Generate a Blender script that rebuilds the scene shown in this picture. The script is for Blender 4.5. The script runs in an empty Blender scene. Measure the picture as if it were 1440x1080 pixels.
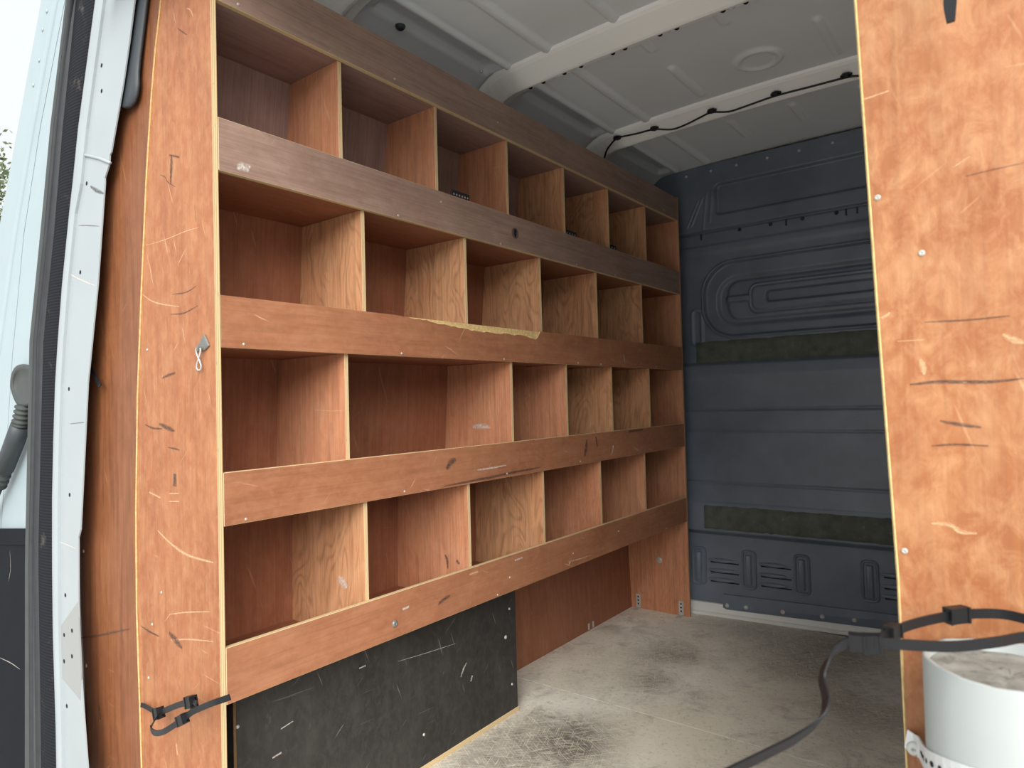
import bpy, bmesh, math, random
import numpy as np
from mathutils import Vector, Matrix

random.seed(7)
scene = bpy.context.scene
COL = scene.collection

# ------------------------------------------------------------------ camera
F_PX = 944.2
YAW, PITCH, ROLL = 0.65101, 0.02374, -0.025346
CAM = np.array([1.2, 0.0, 0.97368])


def cam_axes():
    cy, sy, cp, sp = math.cos(YAW), math.sin(YAW), math.cos(PITCH), math.sin(PITCH)
    f = np.array([-sy * cp, cy * cp, sp])
    r = np.array([cy, sy, 0.0])
    u = np.cross(r, f)
    cr, sr = math.cos(ROLL), math.sin(ROLL)
    return cr * r + sr * u, -sr * r + cr * u, f


AX_R, AX_U, AX_F = cam_axes()
cd = bpy.data.cameras.new('camera')
cam = bpy.data.objects.new('camera', cd)
COL.objects.link(cam)
cd.sensor_fit = 'HORIZONTAL'
cd.sensor_width = 36.0
cd.lens = 36.0 * F_PX / 1440.0
cd.clip_start = 0.02
cd.dof.use_dof = True
cd.dof.focus_distance = 1.9
cd.dof.aperture_fstop = 11.0
m = Matrix.Identity(4)
for i in range(3):
    m[i][0] = AX_R[i]; m[i][1] = AX_U[i]; m[i][2] = -AX_F[i]; m[i][3] = CAM[i]
cam.matrix_world = m
scene.camera = cam

# ------------------------------------------------------------------ sky + exposure
world = bpy.data.worlds.new('overcast_sky')
scene.world = world
world.use_nodes = True
bg = world.node_tree.nodes['Background']
bg.inputs[0].default_value = (0.93, 0.97, 1.0, 1)
bg.inputs[1].default_value = 0.84
# hazy sun behind the viewer, spread wide by thin cloud
sd = bpy.data.lights.new('hazy_sun', 'SUN')
sd.energy = 4.8
sd.angle = math.radians(50)
sd.color = (1.0, 0.97, 0.93)
sun = bpy.data.objects.new('hazy_sun', sd)
COL.objects.link(sun)
SUN_AZ, SUN_EL = math.radians(43), math.radians(33)     # from behind and to the right
sdir = Vector((-math.sin(SUN_AZ) * math.cos(SUN_EL), math.cos(SUN_AZ) * math.cos(SUN_EL), -math.sin(SUN_EL)))
sun.rotation_euler = sdir.to_track_quat('-Z', 'Y').to_euler()
scene.view_settings.view_transform = 'Standard'
scene.view_settings.look = 'None'
scene.view_settings.gamma = 1.0
scene.view_settings.use_curve_mapping = False
scene.view_settings.exposure = 0.3


# ------------------------------------------------------------------ measuring helpers
def ray(px, py):
    return AX_F + AX_R * ((px - 720) / F_PX) - AX_U * ((py - 540) / F_PX)


def on(px, py, axis, val):
    """world point of a measured position on the plane axis = val"""
    d = ray(px, py)
    return Vector(CAM + d * ((val - CAM[axis]) / d[axis]))


RAKE0, RAKE1 = 0.598, 0.02          # plane of the rear door aperture: y = RAKE0 + RAKE1 z


def on_rake(px, py, off=0.0):
    d = ray(px, py)
    t = (RAKE0 + off + RAKE1 * CAM[2] - CAM[1]) / (d[1] - RAKE1 * d[2])
    return Vector(CAM + d * t)


# ------------------------------------------------------------------ materials
def lin(r, g, b):
    def c(v):
        v /= 255.0
        return v / 12.92 if v <= 0.04045 else ((v + 0.055) / 1.055) ** 2.4
    return (c(r), c(g), c(b), 1.0)


class NT:
    def __init__(s, name):
        s.m = bpy.data.materials.new(name); s.m.use_nodes = True
        s.t = s.m.node_tree; s.b = s.t.nodes['Principled BSDF']

    def n(s, typ, **kw):
        nd = s.t.nodes.new(typ)
        for k, v in kw.items():
            if k in ('ins',):
                for i, val in v.items():
                    if hasattr(val, 'is_output') or isinstance(val, bpy.types.NodeSocket):
                        s.t.links.new(val, nd.inputs[i])
                    else:
                        nd.inputs[i].default_value = val
            else:
                setattr(nd, k, v)
        return nd

    def link(s, a, b): s.t.links.new(a, b)

    def math(s, op, a, b=0.0, c=0.0, clamp=False):
        nd = s.n('ShaderNodeMath', operation=op, use_clamp=clamp, ins={0: a, 1: b, 2: c})
        return nd.outputs[0]

    def mix(s, fac, a, b, blend='MIX'):
        nd = s.n('ShaderNodeMix', data_type='RGBA', blend_type=blend, clamp_factor=True)
        for i, v in ((0, fac), (6, a), (7, b)):
            if isinstance(v, bpy.types.NodeSocket): s.link(v, nd.inputs[i])
            else: nd.inputs[i].default_value = v
        return nd.outputs[2]

    def noise(s, vec, scale=5, detail=3, rough=0.55, dist=0.0):
        nd = s.n('ShaderNodeTexNoise', ins={'Vector': vec, 'Scale': scale, 'Detail': detail, 'Roughness': rough, 'Distortion': dist})
        return nd.outputs[0]

    def map(s, vec, scale=(1, 1, 1), rot=(0, 0, 0), loc=(0, 0, 0)):
        if any(rot):        # turn first, then stretch along the turned axes
            vec = s.n('ShaderNodeMapping', ins={0: vec, 2: rot}).outputs[0]
        nd = s.n('ShaderNodeMapping', ins={0: vec, 1: loc, 3: scale})
        return nd.outputs[0]

    def ramp(s, fac, lo, hi):
        nd = s.n('ShaderNodeMapRange', clamp=True, ins={0: fac, 1: lo, 2: hi, 3: 0.0, 4: 1.0})
        return nd.outputs[0]

    def coord(s, rnd=True, uv=True):
        """UV in metres (U along the grain), shifted by a per-object random amount"""
        tc = s.n('ShaderNodeTexCoord')
        if not rnd: return tc.outputs['UV' if uv else 'Object']
        oi = s.n('ShaderNodeObjectInfo')
        k = s.math('MULTIPLY', oi.outputs['Random'], 37.0)
        cx = s.n('ShaderNodeCombineXYZ', ins={0: k, 1: s.math('MULTIPLY', oi.outputs['Random'], 91.0), 2: 0.0})
        va = s.n('ShaderNodeVectorMath', operation='ADD', ins={0: tc.outputs['UV' if uv else 'Object'], 1: cx.outputs[0]})
        return va.outputs[0]

    def bump(s, h, strength=0.2, dist=0.002):
        nd = s.n('ShaderNodeBump', ins={'Height': h, 'Strength': strength, 'Distance': dist})
        s.link(nd.outputs[0], s.b.inputs['Normal'])


def plain(name, col, rough=0.5, metal=0.0, var=0.0, scale=8.0, spec=0.5, dirt=None):
    k = NT(name)
    k.b.inputs['Roughness'].default_value = rough
    k.b.inputs['Metallic'].default_value = metal
    k.b.inputs['Specular IOR Level'].default_value = spec
    c = lin(*col)
    v = k.coord(True, False)
    nz = k.noise(v, scale, 4)
    d = tuple(x * (1 - var) for x in c[:3]) + (1,)
    out = k.mix(k.ramp(nz, 0.3, 0.7), c, d)
    if dirt:
        n2 = k.noise(k.map(v, (1, 1, 1)), scale * 2.3, 6, 0.7)
        out = k.mix(k.math('MULTIPLY', k.ramp(n2, dirt[1], dirt[1] + 0.15), dirt[2]), out, lin(*dirt[0]))
    k.link(out, k.b.inputs['Base Color'])
    return k.m


def wood(name, dark, mid, light, grain=0.5, wavy=0.0, blotch=0.5, scuff=0.4, rough=0.45, grey=0.0, mottle=0.25, scuffcol=(214, 170, 130)):
    k = NT(name)
    v = k.coord()
    # fine pores along the grain
    g1 = k.noise(k.map(v, (3.0, 260, 1)), 1.0, 4, 0.6)
    g2 = k.noise(k.map(v, (5.0, 60, 1)), 1.0, 4, 0.6, 0.6)
    bl = k.noise(k.map(v, (3.2, 5.5, 1)), 1.0, 5, 0.6, 0.3)
    base = k.mix(k.ramp(bl, 0.32, 0.7), lin(*dark), lin(*mid))
    base = k.mix(k.math('MULTIPLY', k.ramp(k.noise(k.map(v, (9, 16, 1), loc=(3, 1, 0)), 1.0, 6, 0.65), 0.48, 0.75), blotch), base, lin(*light))
    if mottle:
        mo = k.noise(k.map(v, (34, 52, 1), loc=(5, 5, 0)), 1.0, 6, 0.7, 0.5)
        base = k.mix(k.math('MULTIPLY', k.ramp(mo, 0.42, 0.68), mottle), base, lin(*light))
        mo2 = k.noise(k.map(v, (10, 14, 1), loc=(2, 9, 0)), 1.0, 5, 0.7, 0.8)
        base = k.mix(k.math('MULTIPLY', k.ramp(mo2, 0.5, 0.7), mottle * 0.8), base, lin(*dark))
    gr = k.math('ADD', k.math('MULTIPLY', g1, 0.5), k.math('MULTIPLY', g2, 0.5))
    base = k.mix(k.math('MULTIPLY', k.ramp(gr, 0.56, 0.36), grain), base, lin(*[c * 0.55 for c in dark]))
    if wavy > 0:
        wv = k.map(v, (3.0, 9.0, 1))
        warp = k.noise(wv, 1.0, 2, 0.5, 0.4)
        s_ = k.n('ShaderNodeSeparateXYZ', ins={0: v})
        ph = k.math('ADD', k.math('MULTIPLY', s_.outputs[1], 150.0), k.math('MULTIPLY', warp, 85.0))
        ring = k.math('POWER', k.math('MULTIPLY_ADD', k.math('SINE', ph), 0.5, 0.5), 3.0)
        ring = k.math('MULTIPLY', ring, k.ramp(k.noise(k.map(v, (5, 40, 1)), 1.0, 3), 0.3, 0.65))
        base = k.mix(k.math('MULTIPLY', ring, wavy), base, lin(*[c * 0.6 for c in dark]))
    # pale scratches in two directions and rubbed patches
    for rot, sc, th in ((0.35, (6, 90, 1), 0.70), (-0.9, (8, 120, 1), 0.72), (1.5, (5, 140, 1), 0.73)):
        sn = k.noise(k.map(v, sc, (0, 0, rot)), 1.0, 2, 0.5)
        base = k.mix(k.math('MULTIPLY', k.ramp(sn, th, th + 0.05), scuff * 0.8), base, lin(*scuffcol))
    pn = k.noise(k.map(v, (14, 26, 1), loc=(9, 2, 0)), 1.0, 7, 0.75)
    base = k.mix(k.math('MULTIPLY', k.ramp(pn, 0.63, 0.8), scuff * 0.7), base, lin(*scuffcol))
    dn = k.noise(k.map(v, (7, 34, 1), loc=(1, 8, 0)), 1.0, 5, 0.7)
    base = k.mix(k.math('MULTIPLY', k.ramp(dn, 0.64, 0.78), 0.45), base, lin(62, 50, 44))
    if grey: base = k.mix(grey, base, lin(120, 112, 108))
    k.link(base, k.b.inputs['Base Color'])
    k.b.inputs['Specular IOR Level'].default_value = 0.4
    k.link(k.math('MULTIPLY_ADD', bl, 0.3, rough - 0.12), k.b.inputs['Roughness'])
    k.bump(gr, 0.15, 0.0008)
    return k.m


def ply_edge(name, pale=(216, 194, 150), dark=(164, 128, 84), dirt=0.5):
    k = NT(name)
    v = k.coord(False)
    s_ = k.n('ShaderNodeSeparateXYZ', ins={0: v})
    st = k.math('SINE', k.math('MULTIPLY', s_.outputs[1], 2 * math.pi / 0.0038))
    base = k.mix(k.ramp(st, -0.3, 0.6), lin(*dark), lin(*pale))
    base = k.mix(0.45, base, lin(*pale))
    n1 = k.noise(k.map(v, (30, 220, 1)), 1.0, 4, 0.7)
    base = k.mix(k.math('MULTIPLY', k.ramp(n1, 0.6, 0.72), dirt), base, lin(84, 64, 42))
    k.link(base, k.b.inputs['Base Color'])
    k.b.inputs['Roughness'].default_value = 0.78
    return k.m


M = {}
M['ply_end'] = wood('plywood_orange', (148, 87, 52), (166, 107, 69), (186, 135, 95), grain=0.25, blotch=0.6, scuff=0.4, mottle=0.5, scuffcol=(228, 188, 150))
M['ply_right'] = wood('plywood_light', (148, 85, 48), (167, 108, 68), (192, 144, 102), grain=0.2, blotch=0.75, scuff=0.35, mottle=0.75, scuffcol=(230, 192, 152))
M['ply_lip'] = wood('plywood_lip', (150, 96, 68), (166, 112, 80), (180, 129, 98), grain=0.25, blotch=0.5, scuff=0.55, mottle=0.45, scuffcol=(222, 184, 152))
M['ply_lip_veiled'] = wood('plywood_lip_veiled', (140, 112, 98), (158, 130, 116), (174, 148, 135), grain=0.35, blotch=0.5, scuff=0.3, scuffcol=(208, 184, 168))  # upper lips: grey veil of reflected sky put into the wood colour
M['ply_in_hazed'] = wood('plywood_inside_hazed', (146, 116, 106), (160, 130, 122), (174, 148, 140), grain=0.35, blotch=0.4, scuff=0.2, scuffcol=(200, 180, 170))  # top row inside: flare haze painted in as a greyer ply tone
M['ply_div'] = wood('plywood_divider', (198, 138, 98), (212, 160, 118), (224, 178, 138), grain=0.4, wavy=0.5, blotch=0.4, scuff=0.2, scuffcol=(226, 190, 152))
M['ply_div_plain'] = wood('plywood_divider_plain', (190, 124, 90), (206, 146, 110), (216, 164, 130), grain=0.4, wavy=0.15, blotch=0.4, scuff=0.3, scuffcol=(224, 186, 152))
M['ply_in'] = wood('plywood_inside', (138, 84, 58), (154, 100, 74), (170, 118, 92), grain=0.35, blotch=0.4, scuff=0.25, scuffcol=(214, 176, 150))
M['ply_lining'] = wood('plywood_lining', (120, 72, 44), (136, 86, 56), (154, 104, 70), grain=0.5, blotch=0.35, scuff=0.25)
M['ply_black'] = wood('plywood_black', (38, 37, 36), (50, 48, 46), (66, 63, 60), grain=0.12, blotch=0.6, scuff=0.5, mottle=0.6, rough=0.55, scuffcol=(140, 136, 128))
M['edge'] = ply_edge('plywood_edge')
M['edge_dim'] = ply_edge('plywood_edge_dim', (190, 160, 118), (140, 100, 66), 0.6)
M['white'] = plain('white_paint', (158, 166, 169), 0.35, var=0.05, dirt=((150, 140, 120), 0.72, 0.5))
M['white_door'] = plain('white_door_paint', (157, 172, 177), 0.4, var=0.06)
M['roof'] = plain('roof_paint', (230, 235, 240), 0.5, var=0.06, scale=3)
M['rib'] = plain('rib_paint', (250, 251, 250), 0.4, var=0.04, scale=3)
M['rubber'] = plain('black_rubber', (44, 46, 50), 0.6, var=0.25, scale=30)
M['grey_trim'] = plain('grey_rubber', (72, 76, 75), 0.65, spec=0.3, var=0.2, scale=20)
M['dark_plastic'] = plain('dark_plastic', (58, 64, 68), 0.5, var=0.15)
M['black_trim'] = plain('black_trim', (20, 24, 30), 0.8, spec=0.15, var=0.25, scale=12, dirt=((70, 74, 78), 0.68, 0.4))
M['steel'] = plain('zinc_steel', (206, 206, 202), 0.4, 0.35, var=0.2, scale=40)
M['zinc_dark'] = plain('dull_zinc', (132, 132, 128), 0.4, 0.3, var=0.3, scale=50)
M['screw'] = plain('screw_steel', (196, 190, 180), 0.4, 0.3, var=0.15, scale=60)
M['hole'] = plain('dark_hole', (14, 14, 15), 0.9)
M['tie'] = plain('tie_nylon', (25, 26, 29), 0.4, spec=0.35, var=0.2, scale=30)
M['cable'] = plain('cable_black', (22, 23, 26), 0.5)
M['foam'] = plain('foam_strip', (96, 100, 92), 0.85, var=0.4, scale=25, dirt=((150, 154, 140), 0.6, 0.6))
M['band'] = plain('galvanised_band', (222, 226, 226), 0.4, 0.2, var=0.1, scale=30)
M['pipe'] = plain('grey_pvc', (166, 172, 170), 0.45, var=0.05, scale=10, dirt=((140, 140, 134), 0.66, 0.4))
M['grit'] = plain('grey_grit', (150, 150, 142), 0.9, var=0.5, scale=45, dirt=((88, 88, 82), 0.52, 0.8))
M['sill'] = plain('white_sill', (226, 226, 220), 0.4, var=0.05, scale=20, dirt=((96, 88, 74), 0.66, 0.8))
M['torn'] = plain('torn_wood', (232, 200, 138), 0.85, var=0.35, scale=120)
def smear(name, col, strength=0.8):
    k = NT(name)
    tc = k.n('ShaderNodeTexCoord')
    s_ = k.n('ShaderNodeSeparateXYZ', ins={0: tc.outputs['UV']})
    e = k.math('SUBTRACT', 1.0, k.math('POWER', k.math('ABSOLUTE', s_.outputs[1]), 2.0))
    nz = k.noise(k.map(tc.outputs['UV'], (160, 1.6, 1)), 1.0, 5, 0.75)
    n2 = k.noise(k.map(tc.outputs['UV'], (30, 0.8, 1)), 1.0, 3, 0.6)
    a = k.math('MULTIPLY', e, k.math('ADD', k.ramp(nz, 0.35, 0.65), k.math('MULTIPLY', n2, 0.4)))
    k.b.inputs['Base Color'].default_value = lin(*col)
    k.b.inputs['Roughness'].default_value = 0.7
    k.link(k.math('MULTIPLY', a, strength, clamp=True), k.b.inputs['Alpha'])
    return k.m


M['mark_dark'] = smear('scuff_dark', (70, 62, 60), 0.75)
M['mark_pale'] = smear('scuff_pale', (236, 196, 150), 0.7)
M['mark_white'] = smear('scuff_white', (226, 216, 206), 0.75)
M['bark'] = plain('bark', (96, 78, 58), 0.9, var=0.4, scale=6)
M['wall_metal'] = plain('wall_metal', (206, 206, 202), 0.5)


def bulk_mat():
    k = NT('bulkhead_plastic')
    v = k.coord(False, False)
    n1 = k.noise(v, 4.0, 5, 0.6)
    c = k.mix(k.ramp(n1, 0.3, 0.7), lin(88, 97, 110), lin(110, 120, 133))
    for rot, th in ((0.4, 0.70), (-0.7, 0.71), (1.3, 0.72)):
        sn = k.noise(k.map(v, (9, 9, 130), (0, rot, 0)), 1.0, 2)
        c = k.mix(k.math('MULTIPLY', k.ramp(sn, th, th + 0.05), 0.5), c, lin(98, 102, 108))
    d = k.noise(v, 14, 6, 0.75)
    c = k.mix(k.math('MULTIPLY', k.ramp(d, 0.62, 0.76), 0.3), c, lin(90, 92, 94))
    k.link(c, k.b.inputs['Base Color'])
    k.b.inputs['Roughness'].default_value = 0.42
    k.b.inputs['Specular IOR Level'].default_value = 0.65
    k.bump(k.noise(v, 380, 2), 0.12, 0.0006)
    return k.m


M['bulk'] = bulk_mat()


def floor_mat():
    k = NT('worn_floor_ply')
    tc = k.n('ShaderNodeTexCoord')
    v = tc.outputs['Object']
    n1 = k.noise(v, 2.6, 6, 0.65, 0.4)
    c = k.mix(k.ramp(n1, 0.34, 0.66), lin(194, 187, 172), lin(246, 242, 230))
    n2 = k.noise(k.map(v, (1, 1, 1), loc=(4, 7, 0)), 9.0, 7, 0.72, 0.8)
    c = k.mix(k.math('MULTIPLY', k.ramp(n2, 0.5, 0.66), 0.5), c, lin(140, 132, 120))

    def blob(x, y, r, col, f, cc):
        s_ = k.n('ShaderNodeVectorMath', operation='DISTANCE', ins={0: v, 1: (x, y, 0.0)})
        w = k.math('ADD', s_.outputs['Value'], k.math('MULTIPLY_ADD', n2, 0.5, -0.25))
        return k.mix(k.math('MULTIPLY', k.ramp(w, r, r * 0.25), f), cc, lin(*col))
    for (x, y, r, col, f) in BLOBS:
        c = blob(x, y, r, col, f, c)
    for rot, sc, th, f in ((0.5, (14, 330, 1), 0.59, 0.6), (-0.6, (16, 300, 1), 0.59, 0.6), (1.2, (15, 340, 1), 0.60, 0.6), (2.2, (12, 280, 1), 0.60, 0.6), (0.0, (8, 200, 1), 0.67, 0.6), (2.7, (18, 320, 1), 0.59, 0.5)):
        sn = k.noise(k.map(v, sc, (0, 0, rot)), 1.0, 2, 0.5, 0.3)
        c = k.mix(k.math('MULTIPLY', k.ramp(sn, th, th + 0.05), f), c, lin(232, 224, 202))
    g = k.noise(v, 70, 4, 0.7)
    c = k.mix(k.math('MULTIPLY', k.ramp(g, 0.55, 0.7), 0.35), c, lin(90, 82, 72))
    k.link(c, k.b.inputs['Base Color'])
    k.b.inputs['Roughness'].default_value = 0.7
    k.b.inputs['Specular IOR Level'].default_value = 0.3
    k.bump(g, 0.15, 0.001)
    return k.m


def P2(px, py):
    q = on(px, py, 2, 0.0)
    return q.x, q.y


BLOBS = []
for (px, py, r, col, f) in ((800, 1040, 0.22, (64, 53, 48), 0.8), (690, 1050, 0.25, (110, 98, 88), 0.6), (1150, 920, 0.35, (120, 113, 101), 0.6),
                            (940, 920, 0.16, (100, 92, 80), 0.6), (915, 955, 0.12, (104, 95, 84), 0.6), (830, 930, 0.30, (225, 218, 202), 0.5),
                            (960, 1040, 0.26, (236, 228, 206), 0.7), (1030, 985, 0.2, (228, 218, 196), 0.5), (1230, 1010, 0.22, (130, 122, 110), 0.5), (1050, 880, 0.25, (160, 152, 140), 0.4)):
    x_, y_ = P2(px, py)
    BLOBS.append((x_, y_, r, col, f))
M['floor'] = floor_mat()


def ground_mat():
    k = NT('tarmac')
    v = k.coord(False, False)
    c = k.mix(k.noise(v, 2, 5), lin(186, 184, 178), lin(206, 203, 196))
    c = k.mix(k.math('MULTIPLY', k.ramp(k.noise(v, 90, 3), 0.4, 0.7), 0.5), c, lin(90, 90, 88))
    k.link(c, k.b.inputs['Base Color']); k.b.inputs['Roughness'].default_value = 0.9
    return k.m


M['ground'] = ground_mat()


def leaf_mat():
    k = NT('leaf')
    oi = k.n('ShaderNodeTexCoord')
    nz = k.noise(oi.outputs['Object'], 3.0, 3)
    c = k.mix(nz, lin(52, 70, 38), lin(120, 134, 88))
    k.link(c, k.b.inputs['Base Color']); k.b.inputs['Roughness'].default_value = 0.6
    return k.m


M['leaf'] = leaf_mat()


def glass_mat():
    k = NT('window_glass')
    k.b.inputs['Base Color'].default_value = (1, 1, 1, 1)
    k.b.inputs['Roughness'].default_value = 0.0
    k.b.inputs['Transmission Weight'].default_value = 1.0
    k.b.inputs['IOR'].default_value = 1.02
    return k.m


M['glass'] = glass_mat()


def tape_mat():
    k = NT('ribbed_tape')
    v = k.coord(False, False)
    s_ = k.n('ShaderNodeSeparateXYZ', ins={0: v})
    w = k.math('SINE', k.math('MULTIPLY', s_.outputs[2], 2 * math.pi / 0.007))
    c = k.mix(k.ramp(w, -1, 1), lin(20, 21, 25), lin(32, 34, 40))
    c = k.mix(k.math('MULTIPLY', k.ramp(k.noise(v, 16, 5, 0.7), 0.6, 0.75), 0.5), c, lin(110, 104, 98))
    k.link(c, k.b.inputs['Base Color']); k.b.inputs['Roughness'].default_value = 0.8
    k.b.inputs['Specular IOR Level'].default_value = 0.2
    k.bump(w, 0.3, 0.001)
    return k.m


M['tape'] = tape_mat()


# ------------------------------------------------------------------ object helpers
def link(o, parent=None):
    COL.objects.link(o)
    if parent is not None: o.parent = parent
    return o


def empty(name, loc=(0, 0, 0)):
    o = bpy.data.objects.new(name, None)
    o.empty_display_size = 0.1
    o.location = loc
    return link(o)


def tag(o, label=None, cat=None, group=None, kind=None):
    for k_, v_ in (('label', label), ('category', cat), ('group', group), ('kind', kind)):
        if v_: o[k_] = v_
    return o


def off(parent):
    """world position of a parent (parents are unrotated)"""
    p = Vector((0, 0, 0))
    while parent is not None:
        p += parent.location; parent = parent.parent
    return p


def finish(name, bm, mats, parent=None, smooth=False, recalc=True):
    if recalc: bmesh.ops.recalc_face_normals(bm, faces=bm.faces[:])
    me = bpy.data.meshes.new(name)
    bm.to_mesh(me); bm.free()
    for mt in (mats if isinstance(mats, (list, tuple)) else [mats]):
        me.materials.append(M[mt] if isinstance(mt, str) else mt)
    if smooth:
        me.polygons.foreach_set('use_smooth', [True] * len(me.polygons))
    if parent is not None:
        me.transform(Matrix.Translation(-off(parent)))
    return link(bpy.data.objects.new(name, me), parent)


def uv_box(bm, thin, grain, o3=(0, 0, 0)):
    """metres UVs: U along the grain (or along an edge), V across; material 1 on edges"""
    uvl = bm.loops.layers.uv.verify()
    bm.normal_update()
    for f in bm.faces:
        n = [abs(c) for c in f.normal]
        ax = n.index(max(n))
        oth = [a for a in (0, 1, 2) if a != ax]
        if ax == thin:
            u = grain if grain in oth else oth[0]
            f.material_index = 0
        else:
            u = [a for a in oth if a != thin][0]
            f.material_index = 1
        w = [a for a in oth if a != u][0]
        for l in f.loops:
            l[uvl].uv = (l.vert.co[u] - o3[u], l.vert.co[w] - o3[w])


def prism(name, axis, poly, lo, hi, mats, parent=None, grain=2, thin=None, bevel=0.0007):
    """a board: outline in the two other axes, extruded along axis from lo to hi"""
    bm = bmesh.new()
    oth = [a for a in (0, 1, 2) if a != axis]
    rings = []
    for t in (lo, hi):
        vs = []
        for p in poly:
            c = [0, 0, 0]; c[axis] = t; c[oth[0]] = p[0]; c[oth[1]] = p[1]
            vs.append(bm.verts.new(c))
        rings.append(vs)
    bm.faces.new(rings[0]); bm.faces.new(rings[1][::-1])
    n = len(poly)
    for i in range(n):
        j = (i + 1) % n
        bm.faces.new((rings[0][i], rings[0][j], rings[1][j], rings[1][i]))
    bmesh.ops.recalc_face_normals(bm, faces=bm.faces[:])
    if bevel: bmesh.ops.bevel(bm, geom=bm.edges[:], offset=bevel, segments=1, affect='EDGES')
    o3 = [0, 0, 0]
    th = axis if thin is None else thin
    o3[th] = lo if th == axis else 0
    uv_box(bm, th, grain, o3)
    return finish(name, bm, mats, parent)


def rect(a0, a1, b0, b1): return [(a0, b0), (a1, b0), (a1, b1), (a0, b1)]


def box(name, lo, hi, mats, parent=None, bevel=0.001, thin=0, grain=1):
    return prism(name, 0, rect(lo[1], hi[1], lo[2], hi[2]), lo[0], hi[0],
                 mats if isinstance(mats, (list, tuple)) else [mats, mats], parent, grain, thin, bevel)


def cyl(bm, p0, p1, r0, r1=None, seg=16, caps=True):
    r1 = r0 if r1 is None else r1
    p0, p1 = Vector(p0), Vector(p1)
    d = (p1 - p0).normalized()
    a = d.orthogonal().normalized(); b = d.cross(a)
    rs = []
    for p, r in ((p0, r0), (p1, r1)):
        rs.append([bm.verts.new(p + a * (r * math.cos(2 * math.pi * i / seg)) + b * (r * math.sin(2 * math.pi * i / seg))) for i in range(seg)])
    for i in range(seg):
        j = (i + 1) % seg
        bm.faces.new((rs[0][i], rs[0][j], rs[1][j], rs[1][i]))
    if caps:
        bm.faces.new(rs[0][::-1]); bm.faces.new(rs[1])


def tube(bm, pts, r, seg=10):
    """r: number or list"""
    pts = [Vector(p) for p in pts]
    rr = r if isinstance(r, (list, tuple)) else [r] * len(pts)
    rs = []
    up = None
    for i, p in enumerate(pts):
        d = (pts[min(i + 1, len(pts) - 1)] - pts[max(i - 1, 0)]).normalized()
        a = d.orthogonal().normalized() if up is None else (up - d * up.dot(d)).normalized()
        up = a
        b = d.cross(a)
        rs.append([bm.verts.new(p + (a * math.cos(2 * math.pi * k / seg) + b * math.sin(2 * math.pi * k / seg)) * rr[i]) for k in range(seg)])
    for i in range(len(pts) - 1):
        for k in range(seg):
            l = (k + 1) % seg
            bm.faces.new((rs[i][k], rs[i][l], rs[i + 1][l], rs[i + 1][k]))
    bm.faces.new(rs[0][::-1]); bm.faces.new(rs[-1])


def catmull(pts, n=8):
    pts = [Vector(p) for p in pts]
    q = [pts[0] * 2 - pts[1]] + pts + [pts[-1] * 2 - pts[-2]]
    out = []
    for i in range(1, len(q) - 2):
        for k in range(n):
            t = k / n
            a, b, c, d = q[i - 1], q[i], q[i + 1], q[i + 2]
            out.append(0.5 * ((2 * b) + (c - a) * t + (2 * a - 5 * b + 4 * c - d) * t * t + (3 * b - a - 3 * c + d) * t ** 3))
    out.append(pts[-1])
    return out


def ribbon(bm, pts, widths, wdirs, th):
    """flat strap: centre line, half widths, direction of the width at each point"""
    pts = [Vector(p) for p in pts]
    rs = []
    for i, p in enumerate(pts):
        d = (pts[min(i + 1, len(pts) - 1)] - pts[max(i - 1, 0)]).normalized()
        w = Vector(wdirs[i] if isinstance(wdirs, list) else wdirs)
        w = (w - d * w.dot(d)).normalized()
        t = d.cross(w)
        hw = widths[i] if isinstance(widths, list) else widths
        rs.append([bm.verts.new(p + w * (a * hw) + t * (b * th / 2)) for a, b in ((-1, -1), (1, -1), (1, 1), (-1, 1))])
    for i in range(len(pts) - 1):
        for k in range(4):
            l = (k + 1) % 4
            bm.faces.new((rs[i][k], rs[i][l], rs[i + 1][l], rs[i + 1][k]))
    bm.faces.new(rs[0][::-1]); bm.faces.new(rs[-1])


def dome(bm, c, n, r, h, seg=12):
    """screw or bolt head: low dome"""
    c, n = Vector(c), Vector(n).normalized()
    a = n.orthogonal().normalized(); b = n.cross(a)
    prev = None
    for (rr, hh) in ((1.0, 0.0), (0.95, 0.45), (0.6, 0.9), (0.25, 1.0), (0.22, 0.55)):
        ring = [bm.verts.new(c + n * (h * hh) + (a * math.cos(2 * math.pi * i / seg) + b * math.sin(2 * math.pi * i / seg)) * (r * rr)) for i in range(seg)]
        if prev:
            for i in range(seg):
                j = (i + 1) % seg
                bm.faces.new((prev[i], prev[j], ring[j], ring[i]))
        prev = ring
    bm.faces.new(prev)


_screw_cache = {}


def screw(parent, p, axis, sign, r=0.004, h=0.0016, mat='screw', name='screw'):
    key = (axis, sign, r, h, mat, name)
    if key not in _screw_cache:
        bm = bmesh.new()
        n = Vector((0, 0, 0)); n[axis] = sign
        dome(bm, (0, 0, 0), n, r, h)
        bmesh.ops.recalc_face_normals(bm, faces=bm.faces[:])
        me = bpy.data.meshes.new(name); bm.to_mesh(me); bm.free()
        me.materials.append(M[mat])
        me.polygons.foreach_set('use_smooth', [True] * len(me.polygons))
        _screw_cache[key] = me
    o = bpy.data.objects.new(name, _screw_cache[key])
    o.location = Vector(p) - off(parent)
    return link(o, parent)


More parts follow.
